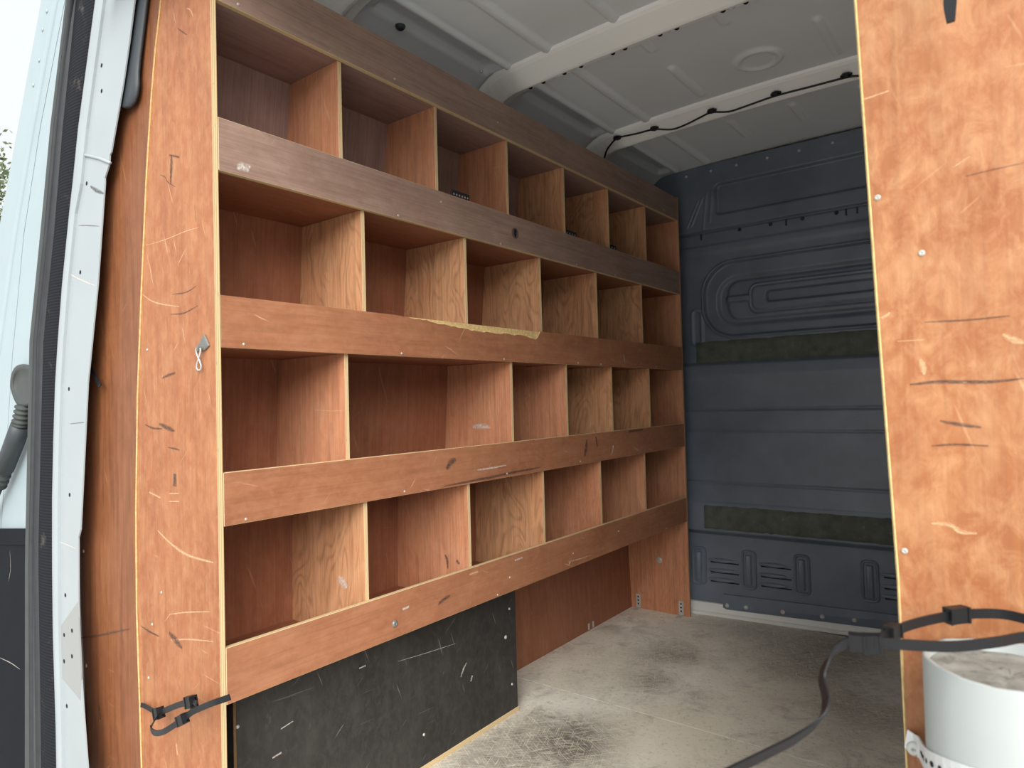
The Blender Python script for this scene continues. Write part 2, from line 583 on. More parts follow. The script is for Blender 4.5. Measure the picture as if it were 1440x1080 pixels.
def mark(parent, pts, axis, sign, w, mat='mark_dark', name='scuff'):
    """a scuff: a paint-thin smear lying on a flat face"""
    bm = bmesh.new()
    n = Vector((0, 0, 0)); n[axis] = sign
    pts = [Vector(p) + n * 0.0003 for p in pts]
    if len(pts) > 2: pts = catmull(pts, 4)
    N = len(pts)
    rows = []
    uvl = bm.loops.layers.uv.verify()
    L = random.uniform(0, 5)
    for i, p in enumerate(pts):
        d = (pts[min(i + 1, N - 1)] - pts[max(i - 1, 0)]).normalized()
        s = d.cross(n).normalized()
        ww = w * (0.35 + 0.65 * math.sin(math.pi * (i + 0.4) / (N - 0.2)) + random.uniform(-0.12, 0.12))
        rows.append((bm.verts.new(p + s * ww / 2), bm.verts.new(p - s * ww / 2)))
    for i in range(N - 1):
        f = bm.faces.new((rows[i][0], rows[i + 1][0], rows[i + 1][1], rows[i][1]))
        L1 = L + (pts[i + 1] - pts[i]).length
        for l, uvv in zip(f.loops, ((L, 1), (L1, 1), (L1, -1), (L, -1))): l[uvl].uv = uvv
        L = L1
    bm.normal_update()
    for f in bm.faces:
        if f.normal.dot(n) < 0: f.normal_flip()
    return finish(name, bm, mat, parent, recalc=False)


def grid(name, xs, ys, fn, mats, parent=None):
    """height field surface; fn(X, Y) -> array of points"""
    X, Y = np.meshgrid(xs, ys)
    co = fn(X, Y).reshape(-1, 3)
    if parent is not None: co = co - np.array(off(parent))
    nx, ny = len(xs), len(ys)
    i = np.arange(nx * ny).reshape(ny, nx)
    q = np.stack([i[:-1, :-1], i[:-1, 1:], i[1:, 1:], i[1:, :-1]], -1).reshape(-1, 4)
    me = bpy.data.meshes.new(name)
    me.vertices.add(len(co)); me.vertices.foreach_set('co', co.astype(np.float32).ravel())
    me.loops.add(q.size); me.loops.foreach_set('vertex_index', q.ravel().astype(np.int32))
    me.polygons.add(len(q)); me.polygons.foreach_set('loop_start', np.arange(0, q.size, 4, dtype=np.int32))
    me.polygons.foreach_set('use_smooth', np.ones(len(q), dtype=bool))
    me.update(calc_edges=True)
    me.materials.append(M[mats])
    return link(bpy.data.objects.new(name, me), parent)


def sstep(d, a, b):
    t = np.clip((d - a) / (b - a), 0, 1)
    return t * t * (3 - 2 * t)


# ================================================================== SETTING
# ---- ground outside
box('ground', (-40, -30, -0.72), (30, 30, -0.66), 'ground', bevel=0, thin=2)
tag(bpy.data.objects['ground'], 'grey tarmac ground outside the open van', 'ground', kind='structure')

# ---- floor: two worn ply sheets on the load bed
fl = box('floor', (-0.40, 0.50, -0.10), (1.46, 2.99, -0.0125), 'wall_metal', bevel=0, thin=2)
tag(fl, 'load floor of the van with worn grey-brown plywood sheets', 'floor', kind='structure')
seam = 1.891
prism('floor_sheet', 2, rect(-0.36, 1.43, 0.52, seam - 0.0006), -0.012, 0.0, ['floor', 'floor'], fl, 0, bevel=0.0004)
prism('floor_sheet', 2, rect(-0.36, 1.43, seam + 0.0006, 2.93), -0.012, 0.0002, ['floor', 'floor'], fl, 0, bevel=0.0004)

# ---- side walls of the body (behind the racking)
wl = prism('wall_left', 1, [(-0.375, -0.1), (-0.345, -0.1), (-0.345, 0.7), (-0.325, 1.2), (-0.275, 1.7), (-0.24, 1.93), (-0.27, 1.93), (-0.31, 1.7), (-0.36, 1.2), (-0.375, 0.7)],
           0.69, 2.99, ['wall_metal', 'wall_metal'], bevel=0)
tag(wl, 'painted metal van side behind the wooden racking', 'wall', kind='structure')
wr = prism('wall_right', 1, [(1.435, -0.1), (1.465, -0.1), (1.465, 0.7), (1.45, 1.2), (1.40, 1.7), (1.36, 1.93), (1.33, 1.93), (1.37, 1.7), (1.415, 1.2), (1.435, 0.7)],
           0.69, 2.99, ['wall_metal', 'wall_metal'], bevel=0)
tag(wr, 'painted metal van side on the right', 'wall', kind='structure')

# ---- ceiling: pressed roof skin
RIBS = (1.05, 1.70, 2.36)


def roof_z(x):
    return 1.985 + 0.035 * (1 - ((x - 0.545) / 0.9) ** 2)


def roof_fn(X, Y):
    Z = roof_z(X)
    # cant rail: falls away to the side panels
    Z = Z - 0.10 * sstep(-X, 0.10, 0.27) - 0.10 * sstep(X, 1.19, 1.36)

    def flute(xc, y0, y1, w=0.017, h=0.008):
        d = np.abs(X - xc)
        e = np.maximum(np.maximum(y0 - Y, Y - y1), 0)
        r = np.sqrt(d * d + e * e)
        return -h * (1 - sstep(r, w * 0.35, w))
    bays = ((0.6, 1.0), (1.10, 1.64), (1.76, 2.30), (2.42, 2.90))
    for (a, b) in bays:
        Z = Z + flute(0.11, a, b, 0.02, 0.010) + flute(0.98, a, b, 0.02, 0.010)
        Z = Z + flute(-0.035, a, b, 0.014, 0.010) + flute(1.125, a, b, 0.014, 0.010)
        # channel beside the rail
        inx = sstep(-X, 0.052, 0.060) * (1 - sstep(-X, 0.108, 0.118))
        iny = sstep(Y, a + 0.06, a + 0.075) * (1 - sstep(Y, b - 0.02, b - 0.005))
        Z = Z + 0.022 * inx * iny
    for xc in (0.335, 0.56, 0.78):
        Z = Z + flute(xc, 1.10, 1.64, 0.018, 0.009) + flute(xc, 0.6, 1.0)
    for xc in (0.343, 0.777):
        Z = Z + flute(xc, 2.01, 2.25, 0.017, 0.008)
    for xc in (0.343, 0.567, 0.79):
        Z = Z + flute(xc, 1.78, 1.86, 0.017, 0.008)
        Z = Z + flute(xc, 2.55, 2.73, 0.017, 0.008)
    r = np.sqrt(((X - 0.575) / 1.0) ** 2 + ((Y - 2.135) / 1.0) ** 2)
    Z = Z - 0.008 * (1 - sstep(np.abs(r - 0.062), 0.004, 0.014)) - 0.003 * (1 - sstep(r, 0.05, 0.062))
    return np.stack([X, Y, Z], -1)


ce = grid('ceiling', np.arange(-0.33, 1.425, 0.005), np.arange(0.56, 2.96, 0.008), roof_fn, 'roof')
tag(ce, 'off-white pressed metal van roof with cross ribs', 'ceiling', kind='structure')
# outer skin keeps the daylight out
box('roof_skin', (-0.42, 0.54, 2.06), (1.5, 3.0, 2.075), 'wall_metal', ce, 0.0, 2)
box('door_header', (-0.20, 0.55, 1.88), (1.30, 0.62, 2.06), 'white', ce, 0.004, 1)  # header out of view, added to shade the upper rack boards
for x0 in (-0.42, 1.34):
    box('roof_side', (x0, 0.69, 1.86), (x0 + 0.10, 3.0, 2.065), 'wall_metal', ce, 0.0, 0)


def rib(yc, ends):
    bm = bmesh.new()
    prof = [(-0.060, 0.004), (-0.054, -0.008), (-0.046, -0.015), (0.006, -0.044), (0.014, -0.047), (0.022, -0.046), (0.030, -0.036), (0.038, -0.030), (0.064, -0.026), (0.066, -0.012)]
    xs = [-0.17, -0.14, -0.115, -0.09, -0.06, -0.02] + list(np.linspace(0.05, 1.04, 12)) + [1.11, 1.15, 1.18, 1.205, 1.23, 1.26]
    rows = []
    for x in xs:
        e = max(0, -0.05 - x, x - 1.14)
        zz = roof_z(x) - 3.2 * e * e
        rows.append([bm.verts.new((x, yc + p[0], zz + p[1])) for p in prof])
    for a, b in zip(rows, rows[1:]):
        for i in range(len(prof) - 1):
            bm.faces.new((a[i], b[i], b[i + 1], a[i + 1]))
    o = finish('roof_rib', bm, 'rib', ce)
    for x in ends:
        b2 = bmesh.new()
        cyl(b2, (x, yc + 0.051, roof_z(x) - 0.0288), (x, yc + 0.052, roof_z(x) - 0.0262), 0.0075, seg=14)
        finish('punched_hole', b2, 'hole', o)
    return o


for yc in RIBS:
    rb = rib(yc, (-0.03, 0.02, 0.10, 0.16, 0.27, 0.31, 0.42, 0.47, 0.60, 0.66, 0.78))
    # pressed tabs on the flange
    for x in (0.06, 0.13, 0.29, 0.44, 0.62, 0.8):
        b2 = bmesh.new()
        dome(b2, (x, yc + 0.052, roof_z(x) - 0.0272), (0, 0.15, -1), 0.013, 0.003, 16)
        finish('spot_weld', b2, 'roof', rb, True)

# roof bolts and plugs beside the rail
for (px, py) in ((677, 100), (888, 232)):
    q = on(px, py, 2, 1.975)
    screw(ce, q, 2, -1, 0.006, 0.006, 'steel', 'rail_bolt')
q = on(563, 36, 2, 1.985)
screw(ce, q, 2, -1, 0.014, 0.012, 'dark_plastic', 'rubber_plug')

# ---- bulkhead (wall_front): moulded dark panel
BY = 2.94


def rrect(X, Z, x0, x1, z0, z1, r):
    cx, cz, hx, hz = (x0 + x1) / 2, (z0 + z1) / 2, (x1 - x0) / 2 - r, (z1 - z0) / 2 - r
    qx, qz = np.abs(X - cx) - hx, np.abs(Z - cz) - hz
    return np.sqrt(np.maximum(qx, 0) ** 2 + np.maximum(qz, 0) ** 2) + np.minimum(np.maximum(qx, qz), 0) - r


def bulk_h(X, Z):
    """how far the panel stands out towards the load space"""
    h = np.zeros_like(X)
    mir = 1.09
    h += 0.030 * np.interp(Z, [0, 0.335, 0.352, 0.372, 0.49, 0.50, 0.60, 0.90, 0.915, 1.0, 1.06, 1.105, 1.12, 1.3, 2.1],
                           [0, 0, 0.02, 1.0, 1.0, 0.85, 0.72, 0.72, 0.60, 0.72, 1.0, 0.75, 0.10, 0, 0])
    h += 0.012 * sstep(Z, 1.708, 1.716)
    h += 0.010 * (sstep(Z, 1.60, 1.62) - sstep(Z, 1.64, 1.652)) * 0.6
    h += -0.010 * sstep(Z, 1.702, 1.708) * (1 - sstep(Z, 1.710, 1.716))
    hh = np.zeros_like(X)
    d = rrect(X, Z, 0.128, mir - 0.128, 1.77, 1.916, 0.03)
    hh += -0.010 * (1 - sstep(d, -0.012, 0.0))
    d = rrect(X, Z, 0.060, mir - 0.06, 1.228, 1.562, 0.14)
    hh += -0.010 * (1 - sstep(d, -0.010, 0.0)) + 0.006 * (1 - sstep(np.abs(d), 0.002, 0.009))
    d = rrect(X, Z, 0.112, mir - 0.112, 1.270, 1.502, 0.10)
    hh += -0.007 * (1 - sstep(d, -0.022, 0.0))
    d = rrect(X, Z, 0.160, mir - 0.16, 1.296, 1.480, 0.06)
    hh += 0.006 * (1 - sstep(d, -0.014, 0.0))
    d = rrect(X, Z, 0.258, mir - 0.258, 1.320, 1.457, 0.045)
    hh += 0.010 * (1 - sstep(d, -0.008, 0.0)) - 0.004 * (1 - sstep(np.abs(d + 0.014), 0.002, 0.007))
    d = rrect(X, Z, 0.334, mir - 0.334, 1.363, 1.417, 0.02)
    hh += -0.012 * (1 - sstep(d, -0.008, 0.0))
    d = rrect(X, Z, 0.155, 0.262, 1.377, 1.410, 0.004)
    hh += 0.008 * (1 - sstep(d, -0.006, 0.0))
    h += 1.7 * hh
    for zc, w, dp in ((0.9085, 0.005, 0.007), (0.815, 0.004, 0.005), (0.585, 0.0045, 0.006), (0.497, 0.003, -0.003)):
        h += -dp * np.exp(-((Z - zc) / w) ** 2)
    # slanted creases in the upper left corner
    for (xa, za, xb, zb) in ((0.00, 1.74, 0.055, 1.85), (0.02, 1.745, 0.075, 1.86), (0.075, 1.72, 0.095, 1.88), (0.105, 1.75, 0.122, 1.89)):
        L2 = (xb - xa) ** 2 + (zb - za) ** 2
        t = np.clip(((X - xa) * (xb - xa) + (Z - za) * (zb - za)) / L2, 0, 1)
        dd = np.sqrt((X - xa - t * (xb - xa)) ** 2 + (Z - za - t * (zb - za)) ** 2)
        h += 0.003 * (1 - sstep(dd, 0.001, 0.006))
    # small pressing left of the oval
    d = rrect(X, Z, 0.005, 0.05, 1.20, 1.36, 0.02)
    h += 0.005 * (1 - sstep(np.abs(d), 0.003, 0.010))
    return h


def bulk_y(X, Z):
    return BY + 0.10 * (X - 0.35) * np.clip((0.62 - Z) / 0.62, 0, 1) - bulk_h(X, Z)


def bulk_pt(x, z, o=0.0):
    return Vector((x, float(bulk_y(np.array([[x]]), np.array([[z]]))[0, 0]) - o, z))


bk = grid('wall_front', np.concatenate([np.arange(-0.36, -0.06, 0.05), np.arange(-0.06, 0.86, 0.004), np.arange(0.87, 1.46, 0.03)]),
          np.arange(0.052, 2.012, 0.004), lambda X, Z: np.stack([X, bulk_y(X, Z), Z], -1), 'bulk')
tag(bk, 'dark navy moulded bulkhead panel closing the far end of the van', 'bulkhead', kind='structure')
box('bulkhead_backing', (-0.42, 3.0, -0.1), (1.5, 3.02, 2.07), 'wall_metal', bk, 0.0, 1)
for x in (0.004, 0.119, 0.234, 0.365, 0.494, 0.622, 0.75):
    screw(bk, bulk_pt(x, 1.975, 0.0), 1, -1, 0.006, 0.004, 'steel', 'bolt')
for x in (0.234, 0.366, 0.495, 0.624, 0.75):
    screw(bk, bulk_pt(x, 1.694, 0.0), 1, -1, 0.008, 0.006, 'rubber', 'push_clip')
for x in (0.06, 0.43, 0.66, 0.70):
    q = bulk_pt(x, 1.690)
    box('clip_tab', (q.x - 0.003, q.y - 0.005, 1.676), (q.x + 0.003, q.y + 0.002, 1.703), 'rubber', bk, 0.0008)
# foam strips stuck on the ledges
for (x0, x1, z0, z1, lab) in ((0.021, 1.07, 1.118, 1.213, 'worn dark foam strip, upper'), (0.048, 1.04, 0.382, 0.484, 'worn dark foam strip, lower')):
    xs = np.linspace(x0, x1, 60); zs = np.linspace(z0, z1, 9)
    rng = np.random.RandomState(int(z0 * 100))

    def fn(X, Z):
        e = np.minimum(np.minimum(X - x0, x1 - X), np.minimum(Z - z0, z1 - Z))
        edge = np.where(e <= 1e-6, 0.0, 1.0)
        base = np.interp(Z, [z0, z1], [float(bulk_y(np.array([[0.3]]), np.array([[z0 + .005]]))[0, 0]), float(bulk_y(np.array([[0.3]]), np.array([[z1 - .005]]))[0, 0])])
        base = np.minimum(bulk_y(X, np.clip(Z, z0 + 0.004, z1 - 0.004)), bulk_y(X, Z))
        return np.stack([X, base - 0.001 - 0.009 * edge + rng.normal(0, 0.0006, X.shape) * edge, Z + rng.normal(0, 0.0012, Z.shape)], -1)
    o = grid('foam_strip', xs, zs, fn, 'foam', bk)
    o['label'] = lab


def loft_rr(bm, cx, cz, w, hgt, r, levels, sk=0.0):
    """concentric rounded rectangles (inset, height) on the bulkhead"""
    prev = None
    for (ins, hh) in levels:
        hw, hz = w / 2 - ins, hgt / 2 - ins
        rr = max(min(r - ins, hw - 1e-4, hz - 1e-4), 0.0008)
        ring = []
        for (sx, sz, a0) in ((1, 1, 0), (-1, 1, 90), (-1, -1, 180), (1, -1, 270)):
            for k in range(5):
                a = math.radians(a0 + k * 22.5)
                x = cx + sx * (hw - rr) + rr * math.cos(a); z = cz + sz * (hz - rr) + rr * math.sin(a)
                p = bulk_pt(x, z, hh)
                ring.append(bm.verts.new(p))
        if prev:
            n = len(ring)
            for i in range(n):
                j = (i + 1) % n
                bm.faces.new((prev[i], prev[j], ring[j], ring[i]))
        prev = ring
    bm.faces.new(prev)


BOSS = (0.0125, 0.229, 0.443, 0.693, 0.907)
for x in BOSS:
    bm = bmesh.new()
    zc = 0.214 + (x - 0.23) * 0.022
    loft_rr(bm, x, zc, 0.066, 0.170, 0.022, [(0, 0.0), (0.003, 0.009), (0.007, 0.011), (0.011, 0.003), (0.014, -0.003), (0.020, -0.002), (0.0225, 0.014), (0.025, 0.016)])
    finish('vent_boss', bm, 'bulk', bk, True)
for x0, x1 in ((0.052, 0.192), (0.268, 0.406), (0.731, 0.87)):
    for dz in (0.247, 0.203, 0.163):
        zc = dz + ((x0 + x1) / 2 - 0.23) * 0.022 - 0.004
        bm = bmesh.new()
        xs = np.linspace(x0, x1, 14)
        rows = []
        for i, x in enumerate(xs):
            t = i / 13
            a = math.sin(math.pi * min(1, t * 1.1 + 0.06)) ** 0.5 if t < 0.94 else 0.25
            hh = 0.017 * (0.3 + 0.7 * t) * a
            rows.append([bm.verts.new(bulk_pt(x, zc + 0.010 * a, -0.0005)), bm.verts.new(bulk_pt(x, zc + 0.006 * a, hh * 0.8)),
                         bm.verts.new(bulk_pt(x, zc - 0.002 * a, hh)), bm.verts.new(bulk_pt(x, zc - 0.008 * a, hh * 0.85)), bm.verts.new(bulk_pt(x, zc - 0.009 * a, -0.001))])
        for a_, b_ in zip(rows, rows[1:]):
            for i in range(4): bm.faces.new((a_[i], b_[i], b_[i + 1], a_[i + 1]))
        finish('louvre', bm, 'bulk', bk, True)
        bm = bmesh.new()
        za = zc - 0.0105
        p = [bulk_pt(x0 + 0.01, za - 0.002, 0.0008), bulk_pt(x1 - 0.006, za - 0.002, 0.0008), bulk_pt(x1 - 0.006, za + 0.003, 0.0008), bulk_pt(x0 + 0.01, za + 0.003, 0.0008)]
        q_ = [v + Vector((0, 0.004, 0)) for v in p]
        va = [bm.verts.new(v) for v in p]; vb = [bm.verts.new(v) for v in q_]
        bm.faces.new(va)
        for i in range(4): bm.faces.new((va[i], vb[i], vb[(i + 1) % 4], va[(i + 1) % 4]))
        finish('louvre_slot', bm, 'hole', bk)
# bottom flange with bolts over a white sill


def flange_pt(x, z, o): 
    return Vector((x, BY + 0.10 * (x - 0.35) * (0.62 - z) / 0.62 - o, z))


bm = bmesh.new()
pts = [(0.118, 0.098), (0.118, 0.040), (0.135, 0.034), (0.80, 0.044), (1.2, 0.05), (1.2, 0.11)]
fa = [bm.verts.new(flange_pt(x, z, 0.012)) for x, z in pts]
fb = [bm.verts.new(flange_pt(x, z, 0.0)) for x, z in pts]
bm.faces.new(fa); bm.faces.new(fb[::-1])
for i in range(len(pts)):
    j = (i + 1) % len(pts)
    bm.faces.new((fa[i], fa[j], fb[j], fb[i]))
fo = finish('bottom_flange', bm, 'bulk', bk)
for x, z in ((0.135, 0.052), (0.215, 0.055), (0.364, 0.057), (0.515, 0.061), (0.632, 0.064), (0.78, 0.068)):
    screw(fo, flange_pt(x, z, 0.012), 1, -1, 0.010, 0.006, 'steel', 'bolt')
bm = bmesh.new()
secs = []
for x in (-0.34, 0.0, 0.35, 0.8, 1.4):
    y = BY + 0.10 * (x - 0.35)
    secs.append([bm.verts.new((x, y + 0.03, 0.0)), bm.verts.new((x, y - 0.020, 0.0)), bm.verts.new((x, y - 0.020, 0.012)), bm.verts.new((x, y - 0.012, 0.016)),
                 bm.verts.new((x, y - 0.008, 0.052)), bm.verts.new((x, y + 0.03, 0.056))])
for a_, b_ in zip(secs, secs[1:]):
    for i in range(6): bm.faces.new((a_[i], b_[i], b_[(i + 1) % 6], a_[(i + 1) % 6]))
bm.faces.new(secs[0]); bm.faces.new(secs[-1])
so = finish('sill_strip', bm, 'sill', bk); so['label'] = 'white metal sill along the foot'

# ---- rear pillar, rubber seal, door (seen at the left edge)
def strip(name, ys, left, right, offs, depth, mat, parent=None, nseg=1, bulge=0.0, smooth=False):
    """upright strip on the raked door plane; offs = distance proud of the plane, bulge = rounding"""
    bm = bmesh.new()
    rows = []
    for y, l, r in zip(ys, left, right):
        row = []
        for k in range(nseg + 1):
            t = k / nseg
            p = on_rake(l + (r - l) * t, y, -offs)
            p.y -= bulge * math.sin(math.pi * t)
            row.append(bm.verts.new(p))
        b0 = bm.verts.new(row[-1].co + Vector((0, depth, 0))); b1 = bm.verts.new(row[0].co + Vector((0, depth, 0)))
        rows.append(row + [b0, b1])
    n = nseg + 3
    for a_, b_ in zip(rows, rows[1:]):
        for i in range(n): bm.faces.new((a_[i], a_[(i + 1) % n], b_[(i + 1) % n], b_[i]))
    bm.faces.new(rows[0]); bm.faces.new(rows[-1])
    return finish(name, bm, mat, parent, smooth)


def tab(ys, xs, yy): return [float(v) for v in np.interp(yy, ys, xs)]


YY = [-160, -60, 0, 60, 120, 180, 214, 218, 232, 250, 258, 300, 330, 400, 480, 540, 620, 700, 745, 757, 800, 850, 880, 905, 950, 985, 1020, 1079, 1160]
PR = tab([-160, 0, 100, 214, 218, 232, 250, 258, 300, 400, 540, 745, 757, 820, 850, 905, 950, 985, 1079, 1160],
         [213, 189, 176, 156, 154, 153, 147, 147, 144, 137, 123, 113, 110, 110, 110, 112, 114, 116, 123, 128], YY)
PL = tab([-160, 0, 180, 330, 430, 560, 700, 790, 890, 1020, 1079, 1160], [155, 132, 108, 93, 83, 75, 72, 72, 73, 77, 78, 79], YY)
PB = [l + (13 if y < 300 else 9) for l, y in zip(PL, YY)]
pil = empty('trim_1', on_rake(110, 1079))
tag(pil, 'white painted rear door pillar with punched holes at the left', 'door pillar', kind='structure')
strip('pillar_face', YY, PB, PR, 0.0, 0.003, 'white', pil)
strip('pillar_edge', YY, PL, PB, 0.006, 0.05, 'white', pil, 3, 0.003)
for (px, py) in ((143, 92), (143, 128), (122, 258), (113, 383), (97, 547), (98, 696), (92, 837), (90, 893), (101, 887), (90, 930), (101, 923), (94, 993)):
    p = on_rake(px, py)
    bm = bmesh.new(); cyl(bm, p + Vector((0, -0.0004, 0)), p + Vector((0, 0.01, 0)), 0.0048, seg=14)
    finish('punched_hole', bm, 'hole', pil)
# joint bead and scrapes on the pillar
bm = bmesh.new(); tube(bm, [on_rake(106, 217, -0.002), on_rake(120, 218, -0.001), on_rake(140, 223, -0.0005), on_rake(155, 229, -0.0005)], 0.0035, 8)
finish('seam_bead', bm, 'white', pil, True)


def rake_mark(pts, w, mat):
    return mark(pil, [on_rake(x, y, -0.0004) for x, y in pts], 1, -1, w, mat)


rake_mark([(127, 262), (136, 268), (146, 272)], 0.012, 'mark_dark')
rake_mark([(110, 317), (122, 317), (140, 318)], 0.003, 'mark_dark')
rake_mark([(97, 385), (115, 394), (134, 402)], 0.006, 'mark_white')
rake_mark([(99, 596), (118, 594)], 0.003, 'mark_dark')
rake_mark([(74, 758), (92, 765), (108, 772)], 0.004, 'mark_white')
# recessed facet low down
bm = bmesh.new()
fp = [on_rake(*p, -0.0008) for p in ((109, 847), (84, 882), (80, 945), (113, 985), (114, 948), (112, 905))]
fp[1].y += 0.0; 
cen = [on_rake(90, 885, 0.010), on_rake(87, 942, 0.010), on_rake(112, 940, 0.012), on_rake(110, 888, 0.012)]
# outer edge -> inner recess walls drawn as shallow proud frame
vo = [bm.verts.new(p) for p in fp]
bm.faces.new(vo)
vb = [bm.verts.new(p + Vector((0, 0.003, 0))) for p in fp]
for i in range(len(vo)): bm.faces.new((vo[i], vb[i], vb[(i + 1) % len(vo)], vo[(i + 1) % len(vo)]))
finish('hinge_plate', bm, plain('cream_paint', (146, 148, 147), 0.5), pil)
for (px, py) in ((90, 893), (101, 887), (90, 930), (101, 923)):
    p = on_rake(px, py, -0.0012)
    bm = bmesh.new(); cyl(bm, p, p + Vector((0, 0.01, 0)), 0.0048, seg=14)
    finish('punched_hole', bm, 'hole', pil)

# dark moulded cover between pillar and ply lining at the top
SY = [-160, -60, 0, 40, 80, 100, 118, 132, 142, 149, 152]
sl = strip('trim_2', SY, [175, 172, 170, 168, 165, 163, 162, 162, 164, 168, 174], [222, 212, 205, 200, 195, 193, 193, 191, 188, 183, 178], -0.012, 0.006, 'dark_plastic', None, 5, 0.005, True)
tag(sl, 'dark grey plastic trim strip with rounded foot between pillar and plywood', 'trim', kind='structure')
# rubber seal
TL = tab([-160, 0, 180, 330, 480, 780, 1079, 1160], [124, 103, 85, 73, 58, 51, 55, 56], YY)
GL = tab([-160, 0, 180, 330, 480, 780, 1079, 1160], [116, 96, 72, 57, 42, 36, 35, 35], YY)
sea = empty('trim_3', on_rake(60, 1079))
tag(sea, 'black rubber door seal with grey lip along the white pillar', 'door seal', kind='structure')
strip('seal_tape', YY, TL, PL, 0.010, 0.03, 'tape', sea, 6, 0.006, True)
strip('seal_lip', YY, GL, TL, 0.016, 0.03, 'grey_trim', sea, 6, 0.010, True)
strip('seal_bead', YY, [t - 0.5 for t in TL], [t + 5 for t in TL], 0.012, 0.012, 'rubber', sea, 5, 0.010, True)
strip('seal_groove', YY, [g + (t - g) * 0.45 for g, t in zip(GL, TL)], [g + (t - g) * 0.6 for g, t in zip(GL, TL)], 0.022, 0.012, 'rubber', sea, 4, 0.006, True)

# open rear door
dr = empty('door_1', on_rake(20, 1079))
tag(dr, 'open white rear van door with black lower trim at the left edge', 'door', kind='structure')
OY = [-160, 0, 180, 330, 500, 745, 1079, 1200]
OUT = [85, 58, 25, -3, -33, -75, -120, -130]
BEAD = [103, 78, 45, 20, -4, -40, -80, -90]
CRE = [113, 91, 56, 33, 17, 1, -20, -25]
GLX = [118, 100, 78, 63, 48, 42, 40, 40]
strip('door_stile', OY, OUT, BEAD, -0.014, 0.03, 'white_door', dr)
strip('door_bead', OY, [b - 3 for b in BEAD], [b + 3 for b in BEAD], -0.010, 0.02, 'white_door', dr, 4, 0.006, True)
strip('door_inner_skin', OY, [b + 2 for b in BEAD], CRE, -0.012, 0.03, 'white_door', dr)
strip('door_hinge_flange', OY, [c + 1.0 for c in CRE], GLX, -0.008, 0.03, 'white_door', dr)
for (px, py) in ((66, 16), (60, 42), (55, 85), (47, 120)):
    p = on_rake(px, py, 0.0135)
    screw(dr, p, 1, -1, 0.005, 0.003, 'white_door', 'door_pimple')
# lower body of the door and its window glass, reaching out of view
p0 = on_rake(-33, 500, 0.02); zsill = 0.98
bm = bmesh.new()
out = [Vector((-1.35, 0, -0.05)), Vector((-0.70, 0, -0.05)), Vector((-0.70, 0, zsill)), Vector((-1.35, 0, zsill))]
for v in out: v.y = RAKE0 + RAKE1 * v.z + 0.018
va = [bm.verts.new(v) for v in out]; vb = [bm.verts.new(v + Vector((0, 0.03, 0))) for v in out]
bm.faces.new(va); bm.faces.new(vb[::-1])
for i in range(4): bm.faces.new((va[i], vb[i], vb[(i + 1) % 4], va[(i + 1) % 4]))
finish('door_lower_skin', bm, 'white_door', dr)
bm = bmesh.new()
top = [on_rake(x, y, 0.03) for x, y in zip(OUT[:5], OY[:5])]
out = [Vector((-1.30, RAKE0 + RAKE1 * 1.9 + 0.03, 1.95))] + top + [Vector((-1.30, RAKE0 + RAKE1 * zsill + 0.03, zsill))]
va = [bm.verts.new(v) for v in out]; vb = [bm.verts.new(v + Vector((0, 0.004, 0))) for v in out]
bm.faces.new(va); bm.faces.new(vb[::-1])
for i in range(len(out)): bm.faces.new((va[i], vb[i], vb[(i + 1) % len(out)], va[(i + 1) % len(out)]))
finish('window_pane', bm, 'glass', dr)
# black trim panel on the lower door
strip('door_trim_panel', [746, 752, 800, 1079, 1200], [-200, -205, -210, -240, -250], [42, 42, 42, 42, 42], 0.004, 0.02, 'black_trim', dr)
strip('trim_lip', [744, 750, 766], [-200, -200, -200], [42, 42, 42], 0.007, 0.01, 'black_trim', dr, 1)
mk = mark(dr, [on_rake(14, 775, -0.0045), on_rake(15, 800, -0.0045), on_rake(12, 818, -0.0045)], 1, -1, 0.002, 'mark_white')
mark(dr, [on_rake(0, 925, -0.0045), on_rake(15, 932, -0.0045), on_rake(28, 941, -0.0045)], 1, -1, 0.003, 'mark_white')
# door check arm with rubber boot
arm = empty('door_check_arm', on_rake(30, 600, -0.012))
arm.parent = dr; arm.location = on_rake(30, 600, -0.012) - off(dr)
bm = bmesh.new()
prev = None
for (k, o) in ((1.0, -0.002), (1.0, -0.014), (0.93, -0.019), (0.80, -0.0195), (0.74, -0.017), (0.35, -0.017)):
    ring = []
    for i in range(28):
        a = 2 * math.pi * i / 28
        ca, sa = math.cos(a), math.sin(a)
        ex = 19 * k * math.copysign(abs(ca) ** 0.75, ca); ey = (31 - 12 * 0) * k * math.copysign(abs(sa) ** 0.85, sa)
        if ey > 0: ex *= 1 - 0.32 * (ey / 31)
        ring.append(bm.verts.new(on_rake(33 + ex, 543 + ey, o)))
    if prev:
        for i in range(28): bm.faces.new((prev[i], prev[(i + 1) % 28], ring[(i + 1) % 28], ring[i]))
    prev = ring
bm.faces.new(prev)
o = finish('paddle', bm, 'grey_trim', None, True); o.data.transform(Matrix.Translation(-off(arm))); o.parent = arm


def arm_tube(name, pts, r, mat):
    bm = bmesh.new()
    tube(bm, pts, r, 14)
    o = finish(name, bm, mat, None, True); o.data.transform(Matrix.Translation(-off(arm))); o.parent = arm
    return o


